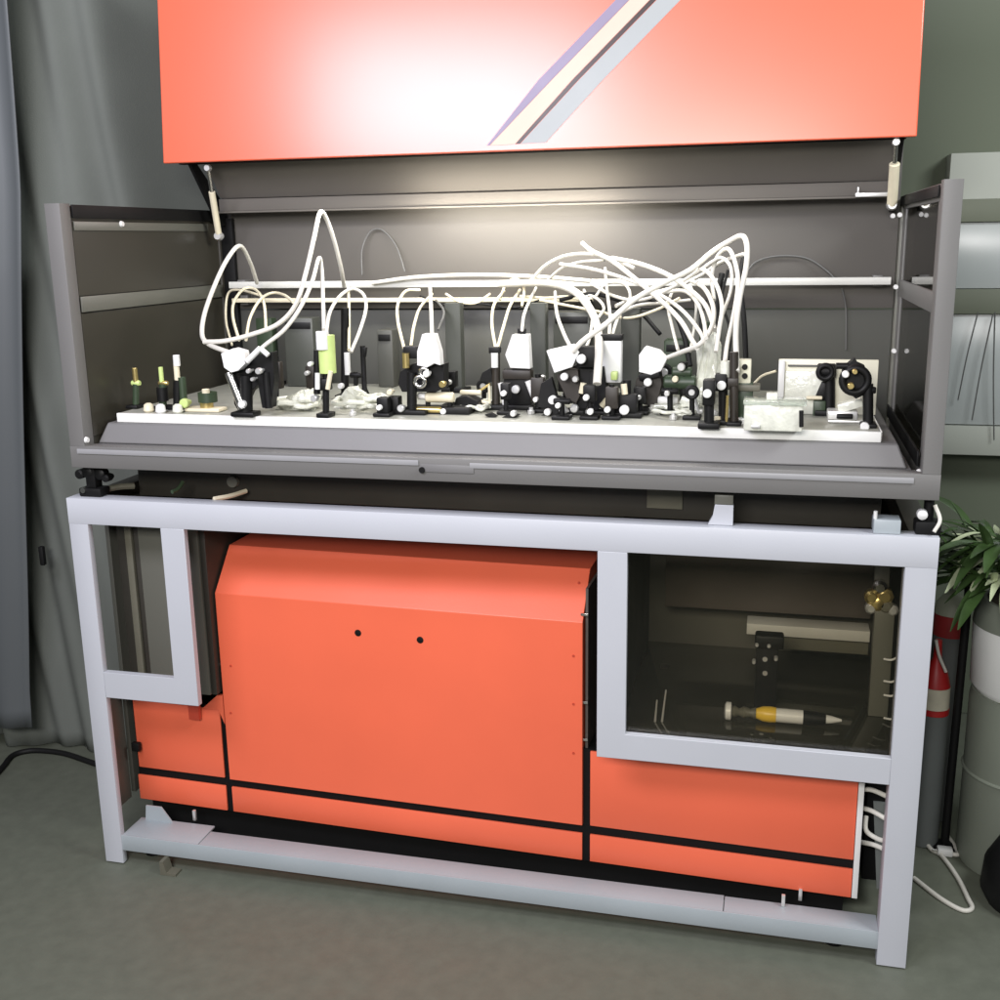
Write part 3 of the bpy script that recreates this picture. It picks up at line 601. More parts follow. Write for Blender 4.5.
MB().box((a.x+.016, .2935, TZ+.0006), (at(838, 380, .30).x-.02, .2985, at(800, 384, .3).z+.03), .001).build('film_sheet', M['film'], bp)
MB().box((a.x+.02, .291, at(800, 365, .3).z-.002), (at(820, 365, .3).x, .2975, at(800, 365, .3).z+.001)).build('wire', M['greycab'], bp)
optic('lens_mount', 'black post with a round head standing left of the large ring mount', 'lens mount', (829, 415), [('base', 'base', 'anod', 26, 5), ('post', 'post', 'anod', 372, 5.4), ('hcyl', 'head', 'anod', 817, 836, 371, 7), ('ring', 'ring', 'anod', 825, 371, 6, 2.4, -.02), ('box', 'arm', 'anod', 822, 392, 8, 18, .02, 20), ('box', 'block', 'greenblk', 819, 412, 11, 22, .03), ('hcyl', 'stud', 'cream', 806, 822, 397, 1.8, -.01)])
optic('ring_mount', 'large black ring mount with brass and white adjusters, in front of the cream panel', 'lens mount', (868, 427), [('post', 'post', 'anod', 384, 4.6), ('base', 'base', 'anod', 14, 4), ('hcyl', 'elbow', 'anod', 862, 876, 390, 3.2),
    ('poly', 'body', 'anod', [(842, 372), (848, 364), (855, 358), (858, 363), (865, 366), (866, 394), (856, 399), (850, 394), (846, 380)], .03), ('ring', 'ring', 'anod', 855, 380, 11, 3.4, -.006), ('knob', 'knob', 'white', 845, 373, 3.2), ('knob', 'adjuster', 'brass', 854, 370, 2.4, -.026), ('knob', 'adjuster', 'brass', 850, 384, 3, -.026), ('knob', 'knob', 'white', 864, 425, 4), ('rod', 'link', 'anod', 836, 366, 848, 366, 3)])
optic('crossed_stage', 'pale translation stage under the large ring mount', 'stage', (850, 422), [('box', 'slide', 'film', 850, 405, 22, 8, .03, -18), ('box', 'carriage', 'alu', 842, 414, 26, 8, .05), ('base', 'base', 'alu', 40, 3), ('hcyl', 'screw', 'anod', 836, 852, 414, 2.4, -.03)])

# more small dark hardware crowding the plate
def small(label, base, top, w, kind, knobs=(), extra=()):
    px = base[0]; parts = [('base', 'base', 'anod', w+6, 4), ('post', 'post', 'anod', top, max(2.4, w*.22))]
    if kind == 'block': parts += [('box', 'block', 'anod', px, top+7, w, 16, .028)]
    if kind == 'ring': parts += [('ring', 'ring', 'anod', px, top+6, w*.45, 2.2, -.006), ('knob', 'lens', 'alu', px, top+6, w*.3, -.002)]
    if kind == 'tee': parts += [('hcyl', 'crossbar', 'anod', px-w*.7, px+w*.7, top+3, 3)]
    if kind == 'plate': parts += [('box', 'plate', 'brownblk', px, (top+base[1])/2-4, w, (base[1]-top)*.6, .02)]
    for kx, ky, kr, km in knobs: parts.append(('knob', 'knob', km, kx, ky, kr, -.022))
    optic('post_clamp', label, 'clamp', base, parts + list(extra), 'small black clamps between the larger mounts')
small('small black clamp post with a single pale knob just right of the white bottle cap', (452, 407), 372, 10, 'block', [(452, 381, 2.6, 'alu')])
small('black ring clamp standing left of the brass coupler', (484, 404), 380, 11, 'ring')
small('black clamp tight between the brass coupler and the square plug mount', (506, 414), 384, 9, 'block', [(506, 392, 2.8, 'white')])
small('brown plate clamp tight on the right of the square plug mount', (538, 412), 374, 13, 'plate', [(538, 398, 2.6, 'white')])
small('black tee clamp under the tilted white plug', (562, 419), 398, 12, 'tee', [(560, 404, 2.6, 'white')])
small('black clamp with two white knobs between the tilted plug and the thick cable', (590, 419), 386, 12, 'block', [(588, 396, 3, 'white'), (592, 410, 3, 'white')])
small('brown plate clamp under the tall white box', (612, 419), 384, 12, 'plate', [(609, 408, 3, 'white')])
small('black block clamp squeezed between the right column foot and the hexagonal plug', (640, 414), 388, 11, 'block', [(640, 396, 2.4, 'alu')])
small('black tee clamp right of the hexagonal plug mount', (670, 414), 388, 12, 'tee', [(668, 392, 2.6, 'alu')])
small('black ring clamp standing in the grey fittings', (692, 419), 386, 11, 'ring')
small('low black clamp left of the squat mount', (384, 416), 398, 12, 'block', [(383, 406, 2.8, 'white')])
small('low black clamp between the white sleeve post and the cone post', (356, 404), 372, 8, 'tee')
small('dark plate clamp behind the left white plug', (276, 402), 356, 14, 'plate')
small('dark plate clamp behind the green sleeve', (312, 400), 362, 11, 'plate', [(311, 372, 2.4, 'alu')])
small('black block clamp just in front of the middle grey column', (526, 402), 372, 12, 'block')
small('black block clamp behind the tilted plug mount', (566, 402), 376, 14, 'block')
small('tall black block clamp behind the thick hanging cable', (598, 402), 350, 16, 'block')
small('black ring clamp behind the hexagonal plug', (664, 402), 366, 14, 'ring')

# grey columns behind
for i, (x0, x1, yt, Y, lb_) in enumerate(((446, 462, 303, .56, 'slim grey column behind the pale horizontal tube'), (531, 547, 303, .50, 'slim grey column right of the square white plug'), (622, 641, 308, .48, 'widest grey column, just left of the hexagonal white plug'), (258, 274, 318, .62, 'dark green grey column behind the left white plug'), (700, 712, 322, .55, 'dark column half hidden behind the crumpled white sleeve'))):
    a, b = at(x0, yt, Y), at(x1, yt, Y)
    t = thing('support_column', lb_, 'column', ((a.x+b.x)/2, Y, TZ), 'grey columns at the back of the plate')
    MB().box((a.x, Y-.018, TZ+.004), (b.x, Y+.018, a.z), .004, axes=2).build('shaft', M['column' if i < 3 else 'greenblk'], t)
    MB().box((a.x-.012, Y-.03, TZ+.0005), (b.x+.012, Y+.03, TZ+.012), .002).build('foot', M['anod'], t)
# dark boxes at the very back that close the gaps between mounts
for (x0, x1, y0, Y, m, lb_) in ((283, 312, 318, .60, 'column', 'upright grey green driver box at the back left'), (376, 392, 330, .62, 'backlow', 'narrow olive driver box at the back, left of the white cap'), (553, 590, 312, .60, 'column', 'grey driver box at the back behind the tilted white plug'), (664, 690, 340, .58, 'greenblk', 'dark green driver box at the back behind the grey fittings')):
    a, b = at(x0, y0, Y), at(x1, y0, Y)
    t = thing('driver_box', lb_, 'box', ((a.x+b.x)/2, Y, TZ), 'driver boxes at the back of the plate')
    MB().box((a.x, Y, TZ+.0005), (b.x, Y+.06, a.z), .004).build('case', M[m], t)
    MB().box((a.x+.006, Y-.003, a.z-.03), (b.x-.006, Y, a.z-.012), .001).build('face_strip', M['anod'], t)

# crumpled clear film / coiled tubing heaps
def heap(label, pts, r, h, m='film', name='tubing_coil', n=3):
    x0, y0 = pts[0]; b0 = atz(x0, y0, TZ); b1 = atz(pts[1][0], pts[1][1], TZ)
    P = []
    L = n*14
    for i in range(L):
        t = i/(L-1); k = i*2*math.pi/14
        c = b0.lerp(b1, .5+.5*math.sin(t*9)*.6)
        w = abs(b1.x-b0.x)*(.30+.16*random.random()); d = .04+.02*random.random()
        P.append((c.x+w*math.cos(k), c.y+.03+d*math.sin(k), TZ+r+.001+h*t+.006*random.random()))
    o = MB().tube(P, r, 8, 5).build(name, M[m]); tag(o, label, 'tubing', 'coils of pale tubing on the plate'); return o
heap('pale coil of clear tubing between the left white plug and green sleeve', [(276, 412), (314, 412)], .007, .022)
heap('pale coil of clear tubing between the green sleeve and the squat mount', [(338, 412), (384, 412)], .006, .026)
heap('loose pale tubing under the low black wedge block', [(462, 412), (490, 412)], .004, .010)
heap('loose pale tubing at the foot of the grey fittings', [(660, 418), (696, 418)], .004, .010)

def crumple(label, base, poly, d, m='film', name='plastic_sleeve'):
    b = atz(*base, TZ); Y = b.y
    P = [at(px, py, Y) for px, py in poly]
    mb = MB().prism(P, (0, d, 0)); bmesh.ops.triangulate(mb.bm, faces=mb.bm.faces[:])
    bmesh.ops.subdivide_edges(mb.bm, edges=mb.bm.edges[:], cuts=3, use_grid_fill=True)
    for v in mb.bm.verts: v.co += Vector((random.uniform(-1, 1), random.uniform(-1, 1), random.uniform(-1, 1)))*.005
    o = mb.build(name, M[m], smooth=False); tag(o, label, 'sleeve'); return o
crumple('crumpled translucent white sleeve hanging in front of the tall rods', (708, 412), [(698, 350), (703, 340), (714, 332), (719, 345), (719, 372), (712, 380), (703, 384), (702, 404), (698, 404)], .03)
crumple('crumpled piece of clear film lying at the foot of the green sleeve', (352, 408), [(334, 408), (344, 390), (356, 388), (368, 400), (366, 414), (340, 416)], .03)
crumple('crumpled brownish film strip lying between the left plug and green sleeve', (296, 410), [(274, 414), (284, 398), (300, 392), (314, 390), (316, 400), (312, 412), (290, 414)], .03)

# ------------------------------------------------------------------ cables
def cable(label, pts, r, m='cable', name='cable', group='cables looping over the optics'):
    o = MB().tube([at(*p) for p in pts], r, 10, 8).build(name, M[m]); tag(o, label, 'cable', group); return o
R1, R2 = .0058, .0040
cable('thick white cable making the leftmost tall loop beyond the back corner', [(240, 356, .10), (222, 350, .12), (207, 343, .16), (202, 333, .2), (205, 312, .25), (216, 282, .33), (228, 258, .42), (240, 246, .5), (250, 262, .58), (257, 283, .66)], R1)
cable('thick white cable sweeping from the left plug up to the sharp left peak', [(204, 342, .15), (225, 341, .14), (250, 335, .15), (278, 324, .17), (296, 304, .22), (306, 272, .3), (314, 238, .38), (320, 213, .44), (326, 218, .48), (334, 240, .52), (341, 268, .58), (344, 286, .66)], R1)
cable('white cable running from the left plug past the lower inner peak', [(248, 362, .09), (264, 346, .10), (284, 330, .13), (300, 308, .18), (312, 282, .28), (319, 258, .36), (322, 272, .36), (323, 300, .28), (324, 330, .16)], R2+.001)
cable('thin cream wire arch left of the left white plug', [(239, 340, .3), (233, 318, .4), (234, 302, .5), (244, 289, .6), (256, 290, .6), (264, 304, .5), (266, 330, .4)], R2, 'cream')
cable('thin cream wire arch crossing behind the left white plug', [(246, 340, .3), (250, 318, .4), (260, 300, .5), (272, 293, .6), (284, 295, .55), (293, 302, .4)], R2, 'cream')
cable('cream wire dropping from the rail end at the far left', [(262, 296, .6), (240, 290, .66), (228, 294, .68), (226, 320, .66), (232, 345, .6)], .0035, 'cream')
cable('white wire arching from the green sleeve to the white cable sleeve', [(326, 334, .13), (330, 312, .25), (340, 296, .45), (352, 289, .6), (363, 294, .55), (366, 308, .45), (360, 330, .35), (351, 352, .3)], R2+.0005)
cable('straight cream wire hanging beside the tall thin post', [(348, 286, .6), (349, 310, .5), (349, 350, .3)], .004, 'cream')
cable('thin dark arched wire against the back wall, left of the bright spot', [(362, 275, .72), (362, 250, .735), (370, 232, .745), (382, 230, .745), (396, 246, .74), (405, 272, .72)], .0022, 'greycab')
cable('cream wire from the squat mount up over the rail, left strand', [(404, 348, .25), (398, 322, .4), (398, 304, .55), (406, 291, .65), (420, 290, .68)], R2, 'cream')
cable('cream wire from the squat mount up to the rail, right strand', [(411, 346, .25), (414, 326, .4), (420, 308, .55), (432, 294, .66)], R2, 'cream')
cable('white wire dropping onto the white bottle shaped cap', [(430, 286, .67), (431, 305, .5), (432, 335, .22)], R2+.001)
cable('grey wire looping right of the bottle shaped cap', [(436, 300, .6), (444, 312, .5), (438, 330, .4)], .003, 'greycab')
cable('cream wire entering the brass coupler from the left', [(496, 350, .3), (492, 325, .45), (494, 305, .6), (504, 291, .68)], R2, 'cream')
cable('cream wire entering the brass coupler from the right', [(497, 350, .3), (504, 325, .45), (510, 306, .6), (520, 290, .68)], R2, 'cream')
cable('white wire from the square plug gland to the rail', [(522, 330, .27), (524, 315, .4), (530, 300, .6), (536, 288, .68)], R2)
cable('white wire falling to the tilted white plug', [(555, 292, .68), (557, 314, .5), (564, 334, .3), (570, 346, .24)], R2+.0005)
cable('long white bundle lying along the left of the long rail', [(372, 283, .69), (420, 277, .69), (480, 275, .69), (540, 277, .68), (590, 281, .66)], R1)
cable('upper white arch over the rail right of the bright spot', [(530, 282, .66), (545, 266, .62), (565, 256, .6), (590, 254, .58), (612, 259, .56), (634, 268, .54)], R1-.001)
cable('lower pale arch nested inside the upper one', [(548, 280, .66), (562, 268, .62), (580, 262, .6), (604, 260, .57)], R2, 'cable')
cable('free ended white cable pointing up left above the rail', [(582, 243, .55), (592, 251, .53), (612, 261, .5), (634, 278, .46), (660, 300, .4), (680, 320, .34), (692, 340, .26), (697, 348, .2)], R1)
cable('white cable falling right from the nested arches to the sleeve', [(612, 258, .56), (640, 264, .5), (668, 275, .45), (690, 290, .4), (706, 306, .35), (715, 330, .28)], R1)
cable('thick white cable bending down from the rail to the lens holder', [(500, 284, .66), (545, 283, .62), (572, 290, .5), (588, 306, .4), (597, 326, .3), (599, 350, .2), (597, 384, .15)], .0095)
cable('white cable running from the tilted plug up right to the tallest loop', [(572, 352, .2), (584, 340, .2), (606, 324, .22), (634, 300, .28), (662, 284, .35), (690, 270, .42), (712, 252, .46), (728, 242, .46), (742, 236, .44), (747, 246, .4), (746, 268, .35), (740, 296, .28), (736, 330, .2), (737, 372, .12)], R1+.0005)
cable('white cable inside the tallest loop hanging to the clamp post', [(714, 300, .4), (712, 275, .45), (718, 256, .45), (728, 249, .42), (735, 262, .38), (738, 285, .3), (733, 318, .25), (727, 345, .18), (725, 362, .14)], R2+.001)
cable('white cable linking the tallest loop back along the rail', [(744, 254, .42), (720, 263, .5), (700, 276, .58), (672, 288, .62), (640, 296, .58), (616, 306, .5)], R2+.001)
cable('white cable from the hexagonal plug to the crumpled sleeve', [(664, 359, .3), (682, 352, .24), (700, 344, .2), (712, 326, .24), (713, 306, .3), (704, 288, .4), (690, 280, .5)], R1-.0005)
cable('curved white cable hugging the top right of the crumpled sleeve', [(658, 293, .56), (684, 291, .5), (698, 304, .4), (704, 322, .3), (706, 338, .18)], R2+.0008)
cable('thin white wire hanging left of the crossing cables', [(672, 292, .58), (668, 306, .5), (672, 326, .4), (678, 350, .3)], R2)
cable('white wire crossing low from the lens holder towards the rail', [(602, 328, .35), (622, 312, .4), (640, 305, .45), (664, 303, .5), (690, 300, .55)], R2)
cable('short white wire dropping from the rail between the arches', [(605, 268, .6), (607, 290, .55), (610, 316, .4), (609, 336, .28)], .004)
cable('cream wire sagging under the rail in the middle', [(520, 296, .66), (545, 298, .64), (568, 297, .62), (588, 303, .58)], R2, 'cream')
cable('thin white wire crossing from the thick bend to the right', [(578, 292, .62), (596, 298, .58), (604, 308, .52), (598, 318, .42)], R2)
cable('thin grey arched wire on the back wall at the right', [(744, 276, .73), (756, 262, .74), (778, 256, .745), (806, 258, .745), (826, 270, .74), (838, 282, .73)], .0026, 'greycab')
cable('thin grey wire hanging straight down the back wall at the right', [(842, 288, .74), (846, 310, .745), (846, 350, .745)], .0022, 'greycab')
cable('pale wire arching from the small connector towards the cream panel', [(752, 386, .3), (762, 376, .32), (776, 371, .31)], .003, 'cream')
extra = [  # thick black tubes are added to darken gaps between the pale cables
 ('added dark filler tube rising behind the crumpled white sleeve', [(716, 372, .42), (718, 340, .46), (716, 305, .5), (722, 274, .54)], .0075, 'blackcab'),
 ('added dark filler tube curving behind the crossing cables', [(690, 366, .46), (684, 336, .5), (672, 310, .54), (648, 298, .58)], .0065, 'blackcab'),
 ('added dark filler tube standing behind the tallest loop', [(746, 360, .40), (744, 320, .46), (740, 282, .52), (744, 256, .56)], .0065, 'blackcab'),
 ('added dark filler cable lying under the nested arches along the rail', [(560, 300, .62), (590, 294, .6), (618, 300, .58), (640, 312, .55), (660, 334, .5)], .0055, 'blackcab'),
 ('added dark filler cable hanging behind the tilted plug', [(590, 300, .6), (596, 320, .58), (588, 346, .5), (592, 372, .42)], .0055, 'blackcab'),
 ('white cable dipping under the rail then rising to the inner tall loop', [(592, 284, .62), (614, 296, .55), (640, 300, .5), (668, 290, .46), (694, 274, .44), (712, 262, .44), (722, 258, .42), (731, 268, .38), (731, 290, .33), (722, 316, .27)], .0042, 'cable'),
 ('white cable running through the middle of the tangle to the sleeve top', [(560, 264, .58), (596, 270, .55), (634, 282, .5), (662, 296, .44), (684, 312, .36), (700, 332, .26), (704, 342, .2)], .0046, 'cable'),
 ('cream wire weaving low across the tangle', [(540, 300, .6), (570, 306, .56), (600, 312, .5), (628, 318, .46), (656, 310, .44), (680, 298, .42)], .0036, 'cream'),
 ('white wire looping round the back of the tall white box', [(612, 336, .3), (618, 318, .4), (630, 298, .5), (624, 284, .58), (606, 284, .6), (596, 296, .58)], .0038, 'cable'),
 ('thin white wire falling from the tangle to the dark green driver box', [(690, 284, .52), (696, 304, .5), (694, 328, .5), (690, 352, .46)], .0034, 'cable'),
 ('white cable rising steeply beside the crumpled sleeve', [(716, 352, .16), (719, 330, .2), (722, 306, .26), (716, 284, .34), (704, 270, .42), (686, 272, .5)], .0048, 'cable'),
 ('short cream wire hooked over the rail left of the nested arches', [(500, 300, .66), (506, 284, .69), (516, 279, .68), (524, 288, .66), (522, 306, .6)], .0036, 'cream'),
 ('white wire from the rail to the top of the tilted plug mount', [(584, 290, .64), (592, 312, .5), (590, 336, .36), (586, 348, .28)], .0038, 'cable'),
 ('cream wire hanging in a shallow loop left of the middle grey column', [(446, 294, .68), (460, 302, .64), (476, 303, .64), (490, 294, .68)], .0034, 'cream'),
 ('thin black wire sagging below the cream rail in the middle', [(420, 296, .66), (450, 306, .64), (480, 304, .64), (512, 308, .62), (540, 300, .64)], .0026, 'blackcab'),
 ('thin black wire hanging behind the tallest loop', [(728, 270, .52), (722, 300, .5), (730, 330, .46), (728, 360, .4)], .0036, 'blackcab'),
 ('thin black wire falling behind the crumpled sleeve', [(706, 300, .5), (700, 320, .48), (706, 344, .44)], .0034, 'blackcab'),
]
for lb_, pts_, r_c, m_c in extra: cable(lb_, pts_, r_c, m_c)
# loose little fittings scattered between the mounts; nothing tells these apart
random.seed(21)
proto = None
for i in range(34):
    px = random.choice((random.uniform(270, 480), random.uniform(480, 760), random.uniform(500, 700))); py = random.uniform(398, 416 if px < 600 else 424)
    b = atz(px, py, TZ); 
    if proto is None:
        proto = tag(MB().lathe((0, 0, .0004), [(.007, 0), (.008, .002), (.008, .008), (.0045, .009), (.0045, .014)], 8).build('fitting', M['alu']), 'small loose pale fitting lying among the mounts on the plate', 'fitting', 'loose fittings scattered on the plate'); o = proto
    else: o = proto.copy(); COL.objects.link(o)
    o.location = (b.x, b.y, TZ); o.rotation_euler = (0, 0, random.random()*6); k_ = random.uniform(.7, 1.5); o.scale = (k_, k_, k_)

# ------------------------------------------------------------------ gap between frame and enclosure
ft = thing('levelling_mount', 'black levelling mount with knobs at the left corner between frame and enclosure', 'mount', (at(92, 488, .04).x, .06, H))
q = at(92, 488, .03)
MB().box((q.x-.03, .018, H+.0006), (q.x+.03, .06, H+.022), .004).build('foot_block', M['black'], ft)
for px, py, r in ((80, 474, .012), (88, 472, .015), (100, 474, .014), (106, 478, .010)):
    p = at(px, py, .03); MB().lathe((p.x, .036, p.z), [(r*.6, .02), (r, .01), (r, -.01), (r*.6, -.014)], 14, 'y').build('knob', M['anod'], ft)
p = at(84, 490, .02); MB().lathe((p.x, .02, p.z), [(.007, .004), (.007, -.006)], 12, 'y').build('bolt', M['steel'], ft)
MB().box((q.x-.012, .025, H+.022), (q.x+.014, .055, EZ0-.001), .002).build('column', M['black'], ft)
ft = thing('levelling_mount', 'black levelling mount with a white knob at the right corner below the enclosure', 'mount', (at(930, 522, .04).x, .06, H))
q = at(926, 528, .03)
MB().box((q.x-.022, .018, H+.0006), (q.x+.028, .06, H+.028), .004).build('foot_block', M['black'], ft)
MB().cyl((q.x+.004, .04, H+.028), (q.x+.004, .04, EZ0-.001), .010).build('column', M['black'], ft)
p = at(922, 514, .02); MB().lathe((p.x, .02, p.z), [(.006, .012), (.011, .004), (.010, -.01), (.004, -.014)], 14, 'y').build('knob', M['white'], ft)
a, b = at(708, 526, .04), at(734, 500, .04)
cl = thing('clamp_bracket', 'white metal bracket standing on the top rail left of the smaller grey plate', 'bracket', ((a.x+b.x)/2, .04, H))
MB().prism([(a.x, .022, H+.0006), (b.x, .022, H+.0006), (b.x, .022, H+.045), (a.x+.014, .022, H+.045), (a.x+.010, .022, H+.02)], (0, .02, 0)).build('body', M['frame'], cl, bevel=.001)
MB().box((a.x+.013, .0225, H+.0456), (b.x-.001, .042, H+.066), .001).build('pad', M['cab'], cl)
a, b = at(872, 531, .04), at(899, 531, .04)
cl = thing('support_plate', 'low grey plate on the top rail beside the right corner mount', 'plate', ((a.x+b.x)/2, .04, H))
MB().box((a.x, .012, H+.0006), (b.x, .06, H+.030), .002).build('body', M['tray'], cl)
MB().cyl((a.x+.003, .02, H+.03), (a.x+.003, .02, H+.046), .004).build('pin', M['white'], cl)
for (pp_, lb_, m, r) in (([(104, 490, .06), (118, 487, .09), (134, 486, .12)], 'olive cable end lying on the left of the top rail', 'olive', .008), ([(172, 492, .05), (178, 489, .07), (183, 482, .09)], 'short green clip standing behind the top rail at the left', 'greenblk', .005), ([(214, 499, .05), (230, 496, .09), (246, 491, .14)], 'pale slanted strap lying behind the top rail', 'cream', .006), ([(935, 505, .03), (940, 520, .02), (934, 532, .01)], 'thin white hose hanging at the right corner of the enclosure', 'cable', .004)):
    o = MB().tube([at(*p) for p in pp_], r, 8, 6).build('hose', M[m]); tag(o, lb_, 'hose')
# dark table core under the enclosure
tc = thing('table_core', 'dark core of the table in the gap between frame and enclosure', 'table', (1, .4, .95))
box((.10, .16, .965), (1.90, .74, EZ0-.001), 'core', M['cabdark'], tc, .002)
q = at(232, 482, .15); MB().lathe((q.x, .159, q.z), [(.016, 0), (.014, -.01)], 16, 'y').build('cap', M['cab'], tc)
q = at(660, 505, .15); box((q.x-.03, .152, .99), (q.x+.05, .1598, 1.05), 'cover_plate', M['olive'], tc, .001)

# white cables right of the orange machine
for pts, lb_ in (([(862, 789, .12), (872, 790, .10), (884, 795, .08), (893, 800, .07)], 'topmost short white cable beside the right post'), ([(862, 808, .12), (872, 811, .10), (888, 820, .08), (896, 824, .07)], 'middle short thick white cable beside the right post'), ([(866, 816, .14), (866, 830, .12), (876, 838, .10), (888, 842, .08)], 'curved white cable bending behind the right post'), ([(860, 842, .14), (874, 845, .11), (890, 852, .08)], 'lowest short white cable beside the right post')):
    o = MB().tube([at(*p) for p in pts], .0055, 10, 8).build('cable', M['cable']); tag(o, lb_, 'cable', 'white cables beside the right post')
for py, lb_ in ((657, 'uppermost pale cable tie on the inner upright'), (679, 'second pale cable tie from the top on the inner upright'), (693, 'third pale cable tie from the top on the inner upright'), (716, 'lowest pale cable tie on the inner upright')):
    a = at(884, py+2, .28); b = at(899, py-1, .28)
    o = MB().tube([a, a.lerp(b, .5)+Vector((0, -.01, -.002)), b], .0026, 8, 5).build('cable_tie', M['white']); tag(o, lb_, 'cable tie', 'cable ties on the inner upright')
rb = thing('relay_box', 'black box with a slanted grey side behind the right post', 'box', (1.93, .3, 0.05))
box((1.915, .20, .09), (1.985, .60, .425), 'case', M['black'], rb, .002)
MB().prism([(1.945, .15, .10), (1.995, .15, .10), (1.995, .15, .32), (1.925, .15, .32)], (0, .006, 0)).build('side_flap', M['gas'], rb)

# ------------------------------------------------------------------ background on the right
wb = thing('glazed_cabinet', 'pale glazed wall cabinet with green grey bars behind the right post', 'cabinet', (2.6, 1.36, .9))
Yw = 1.33
def zz(py, px=975): return at(px, py, Yw).z
XL = at(941, 300, Yw).x; XR = XL+1.2
box((XL, Yw+.02, zz(440)), (XR, 1.449, zz(152)), 'body', M['boardpale'], wb, .003)
box((XL-.006, Yw-.006, zz(222)), (XR, Yw+.0195, zz(199)), 'bar', M['boardframe'], wb, .002)
box((XL-.006, Yw-.006, zz(314)), (XR, Yw+.0195, zz(289)), 'bar', M['boardframe'], wb, .002)
box((XL+.0, Yw+.008, zz(288.5)), (XR, Yw+.0195, zz(222.5)), 'glass_panel', M['boardglass'], wb, .001)
box((XL+.0, Yw+.008, zz(425)), (XR, Yw+.0195, zz(314.5)), 'glass_panel', M['boardglass'], wb, .001)
box((XL-.006, Yw-.004, zz(455)), (XR, Yw+.0195, zz(426)), 'ledge', M['boardpale'], wb, .002)
for a, b, lb_ in (((958, 400), (978, 312), 'leftmost thin slanting reflection line in front of the glazed cabinet'), ((972, 420), (993, 314), 'middle thin slanting reflection line in front of the glazed cabinet'), ((994, 440), (995, 312), 'thin upright reflection line in front of the glazed cabinet')):
    o = MB().tube([at(*a, Yw-.02), at((a[0]+b[0])/2-1, (a[1]+b[1])/2, Yw-.024), at(*b, Yw-.02)], .0019, 8, 6).build('wire', M['greycab']); tag(o, lb_, 'wire', 'reflection lines in front of the glazed cabinet')  # thin dark tubes stand in for lines reflected in the panes

def zY(px, py, Y): return at(px, py, Y)
gc = thing('gas_cylinder', 'grey gas cylinder with a red band and pale shoulder behind the right post', 'gas cylinder', (zY(947, 700, .72).x, .72, 0))
gx = zY(944, 700, .72).x; rC = (zY(966, 650, .72).x-gx)
b0, b1 = zY(950, 633, .72).z, zY(950, 612, .72).z
MB().lathe((gx, .72, 0.002), [(rC*.94, 0), (rC, .02), (rC, b0-.004)], 32).build('body', M['gas'], gc)
MB().lathe((gx, .72, b0-.0015), [(rC*1.002, 0), (rC*1.002, b1-b0)], 32).build('band', M['red'], gc)
MB().lathe((gx, .72, b1-.001), [(rC*.995, 0), (rC*.9, .025), (rC*.6, .045), (rC*.25, .055), (rC*.25, .10)], 32).build('shoulder', M['dome'], gc)
bt = thing('red_bottle', 'slim bottle with red neck and cream label in front of the gas cylinder', 'bottle', (at(934, 700, .57).x, .57, 0))
Yq = .57; bx = zY(934, 700, Yq).x; rB = zY(950, 700, Yq).x-bx
zA, zB_, zC, zD = zY(940, 712, Yq).z, zY(940, 706, Yq).z, zY(940, 685, Yq).z, zY(940, 670, Yq).z
MB().lathe((bx, Yq, .002), [(rB, 0), (rB, zA-.003)], 24).build('body', M['gas'], bt)
MB().lathe((bx, Yq, zA), [(rB*1.01, 0), (rB*1.01, zB_-zA-.001)], 24).build('lower_band', M['redb'], bt)
MB().lathe((bx, Yq, zB_), [(rB*.99, 0), (rB*.97, zC-zB_-.001)], 24).build('label', M['lab'], bt)
MB().lathe((bx, Yq, zC), [(rB*.97, 0), (rB*.7, zD-zC), (rB*.28, (zD-zC)*1.8), (rB*.22, (zD-zC)*3)], 24).build('neck', M['redb'], bt)
a = zY(936, 640, .52); b = zY(946, 672, .52); tag(MB().tube([a, zY(939, 655, .52), b], .004, 8, 6).build('hose', M['cable']), 'thin white hose curving down beside the red bottle neck', 'hose')
pole = thing('black_pole', 'slim black upright pole between the gas cylinder and the drum', 'pole', (zY(962, 800, .55).x, .55, 0))
a, b = zY(970, 560, .55), zY(957, 838, .55)
MB().cyl((a.x-.002, .55, .008), (a.x+.004, .55, a.z), .0105, n=18).build('shaft', M['blackcab'], pole)
MB().lathe((a.x-.002, .55, .001), [(.032, 0), (.032, .006), (.014, .012)], 24).build('foot', M['blackcab'], pole)
dr = thing('drum', 'green grey drum standing on the floor at the right edge, carrying the planter', 'drum', (2.36, .52, 0))
Yd = .52; dx = zY(1022, 760, Yd).x; rD = dx-zY(964, 760, Yd).x; zt_ = zY(1000, 690, Yd).z
MB().lathe((dx, Yd, .002), [(rD*.96, 0), (rD, .02), (rD, zt_-.02), (rD*.97, zt_)], 40).build('body', M['drum'], dr)
MB().torus((dx, Yd, zt_*.55), rD, .005, Vector((0, 0, 1)), 40, 8).build('hoop', M['drum'], dr)
pn = thing('planter', 'white round planter with a green grey rim on top of the drum', 'planter', (dx, Yd, zt_))
rP = dx-zY(971, 650, Yd).x; z1 = zY(990, 622, Yd).z; z2 = zY(990, 598, Yd).z
MB().lathe((dx, Yd, zt_+.001), [(rP*.86, 0), (rP*.97, .02), (rP, z1-zt_-.002)], 40).build('pot', M['pot'], pn)
MB().lathe((dx, Yd, z1), [(rP*1.01, 0), (rP*.98, (z2-z1)*.6), (rP*.86, z2-z1)], 40).build('rim', M['drum'], pn)
MB().lathe((dx, Yd, z2+.0005), [(rP*.8, 0), (rP*.7, .008)], 30).build('soil', M['soil'], pn)
pl_ = thing('leafy_plant', 'leafy green plant with painted pale highlights growing from the white planter', 'plant', (dx, Yd, z2))
